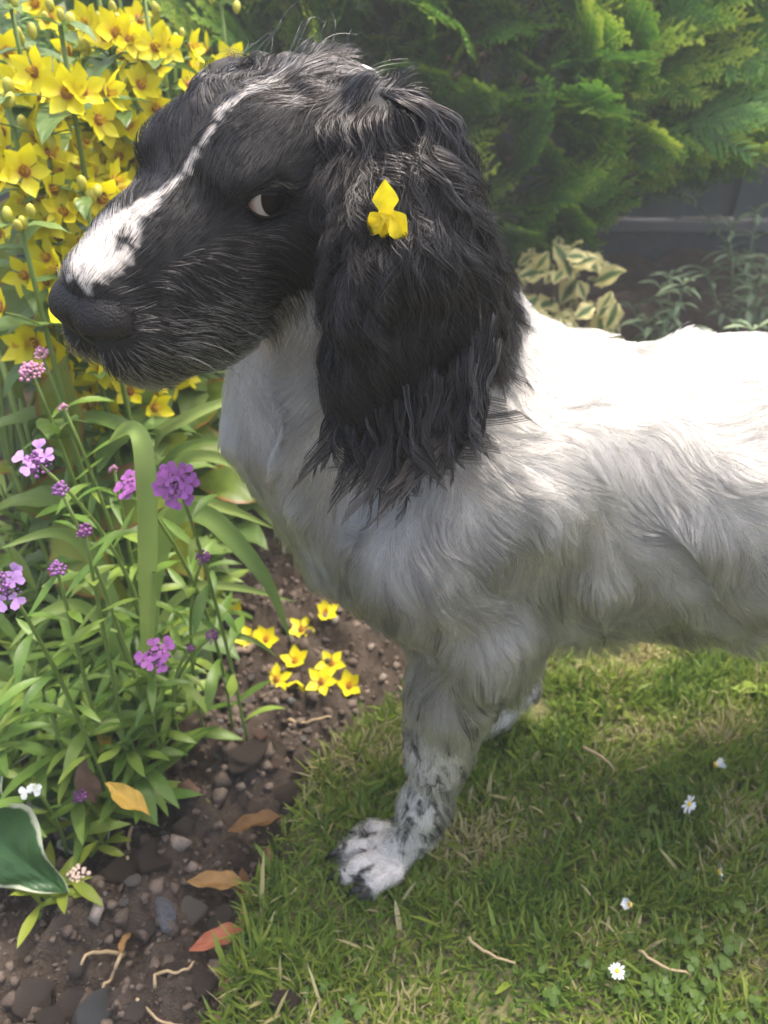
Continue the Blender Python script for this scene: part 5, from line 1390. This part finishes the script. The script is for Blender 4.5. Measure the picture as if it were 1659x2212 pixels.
ear_coat('fear', 71, 160, int(60*max(.4, HQ)), True)

# --- long wavy wisps along the ear's lower and hind edge
def ear_fringe():
    r = np.random.default_rng(91); K = 22; s = np.linspace(0, 1, K); G = []; wd = []
    for j in range(75):
        u = r.uniform(); x0 = 692 + 385*u; y0 = np.interp(u, [0, .2, .75, 1], [800, 850, 840, 700]) + r.uniform(-40, 40)
        yt = np.interp(u, [0, .2, .5, .75, 1], [985, 1062, 1078, 1010, 940]) + r.normal(0, 22)
        dx = r.normal(0, 16) + np.interp(u, [0, .3, .7, 1], [10, 12, -8, -22]); dp = r.uniform(.366, .378)
        a = np.array(at_d(x0, y0, dp)); b = np.array(at_d(x0+dx, yt, dp + r.uniform(-.002, .010)))
        L = np.linalg.norm(b-a); c = a + (b-a)*s[:, None]
        lam = r.uniform(.026, .042); ph = r.uniform(0, 6.28); am = r.uniform(.0015, .0042)
        lat = EAX*(np.sin(s*L/lam*6.28 + ph)*am*np.clip(s*1.6, 0, 1))[:, None] + EN*(np.cos(s*L/lam*6.28 + ph)*am*.5*s)[:, None]
        curl = EAX*(r.choice([-1, 1])*abs(r.normal(.004, .017))*np.clip((s-.5)/.5, 0, 1)**2)[:, None]
        G.append(c + lat + curl); wd.append(r.choice([.0002, .0005, .0010], p=[.4, .4, .2]))
    G = np.array(G); per = 46; own = np.repeat(np.arange(len(G)), per); wd = np.array(wd)[own]
    off = r.normal(0, 1, (len(own), 3))*wd[:, None]
    P = G[own] + off[:, None]*np.interp(s, [0, .3, .7, 1], [3.0, 1.6, .6, .10])[None, :, None]
    P = P[:, :1] + (P-P[:, :1])*r.uniform(.75, 1.03, (len(own), 1, 1))
    curves_obj('ear_fringe', P, taper(len(own), K, .00017, .4), np.full(len(own), 1.0), COAT)
ear_fringe()
# ------------------------------------------------------------------ the yellow flower caught in the ear's hair
fp = at_d(834, 462, .3325)
ef = thing('yellow_flower', 'half-closed yellow flower hanging upside down in the dog\'s ear hair', 'flower', fp)
cd = (Vector((0, 0, CAM_H))-fp).normalized()
right = Vector((0, 0, 1)).cross(cd).normalized(); upv = cd.cross(right)
EPM = leaf_mat('drooping_petal', [(.2, (.80, .60, .010)), (.5, (.88, .72, .014)), (.8, (.92, .80, .03))], .45, .35, vein=.25, scale=120)
EP = [leaf_mesh('drooping_petal', .0175, .0115, EPM, 9, 6, .45, .75, .5, .30, b, tw, .06) for b, tw in ((-.3, .15), (1.5, .4), (1.3, -.5))]
c_ = bpy.data.objects.new('flower_centre', CEN); COL.objects.link(c_); c_.parent = ef
c_.matrix_basis = Matrix.LocRotScale(-cd*.003, (-upv + cd*.2).to_track_quat('Z', 'Y'), (.45,)*3)
for ang, tow, sz, cv, wd in ((92, .25, .92, 0, 1.1), (208, .30, .95, 1, .85), (240, .15, .92, 2, 1.0), (288, .15, 1.0, 1, 1.1), (325, .30, 1.05, 2, .95)):
    a = math.radians(ang); al = right*math.cos(a) + upv*math.sin(a) + cd*tow
    pe = bpy.data.objects.new('petal', EP[cv]); COL.objects.link(pe); pe.parent = ef
    pe.matrix_basis = Matrix.LocRotScale(al.normalized()*-.001, basis(al, cd*.9 + upv*.5 - al*.2).to_quaternion(), (sz*wd, sz, sz))

# ------------------------------------------------------------------ thin haze volume, added to lift the blacks in place of lens veil
k = NT('haze_veil'); k.t.nodes.remove(k.bsdf)
pv = k.n('VolumePrincipled'); pv.inputs['Color'].default_value = (.86, .90, .88, 1); pv.inputs['Density'].default_value = .035; pv.inputs['Anisotropy'].default_value = .1
k.l(pv.outputs[0], k.out.inputs['Volume'])
hz = obj('haze', box('haze', (-5.2, -2.2, -1.05), (5.4, 3.6, 1.45), k.m, 0)); tag(hz, 'thin pale haze added to lift the dark tones like a lens veil', 'haze', kind='stuff')
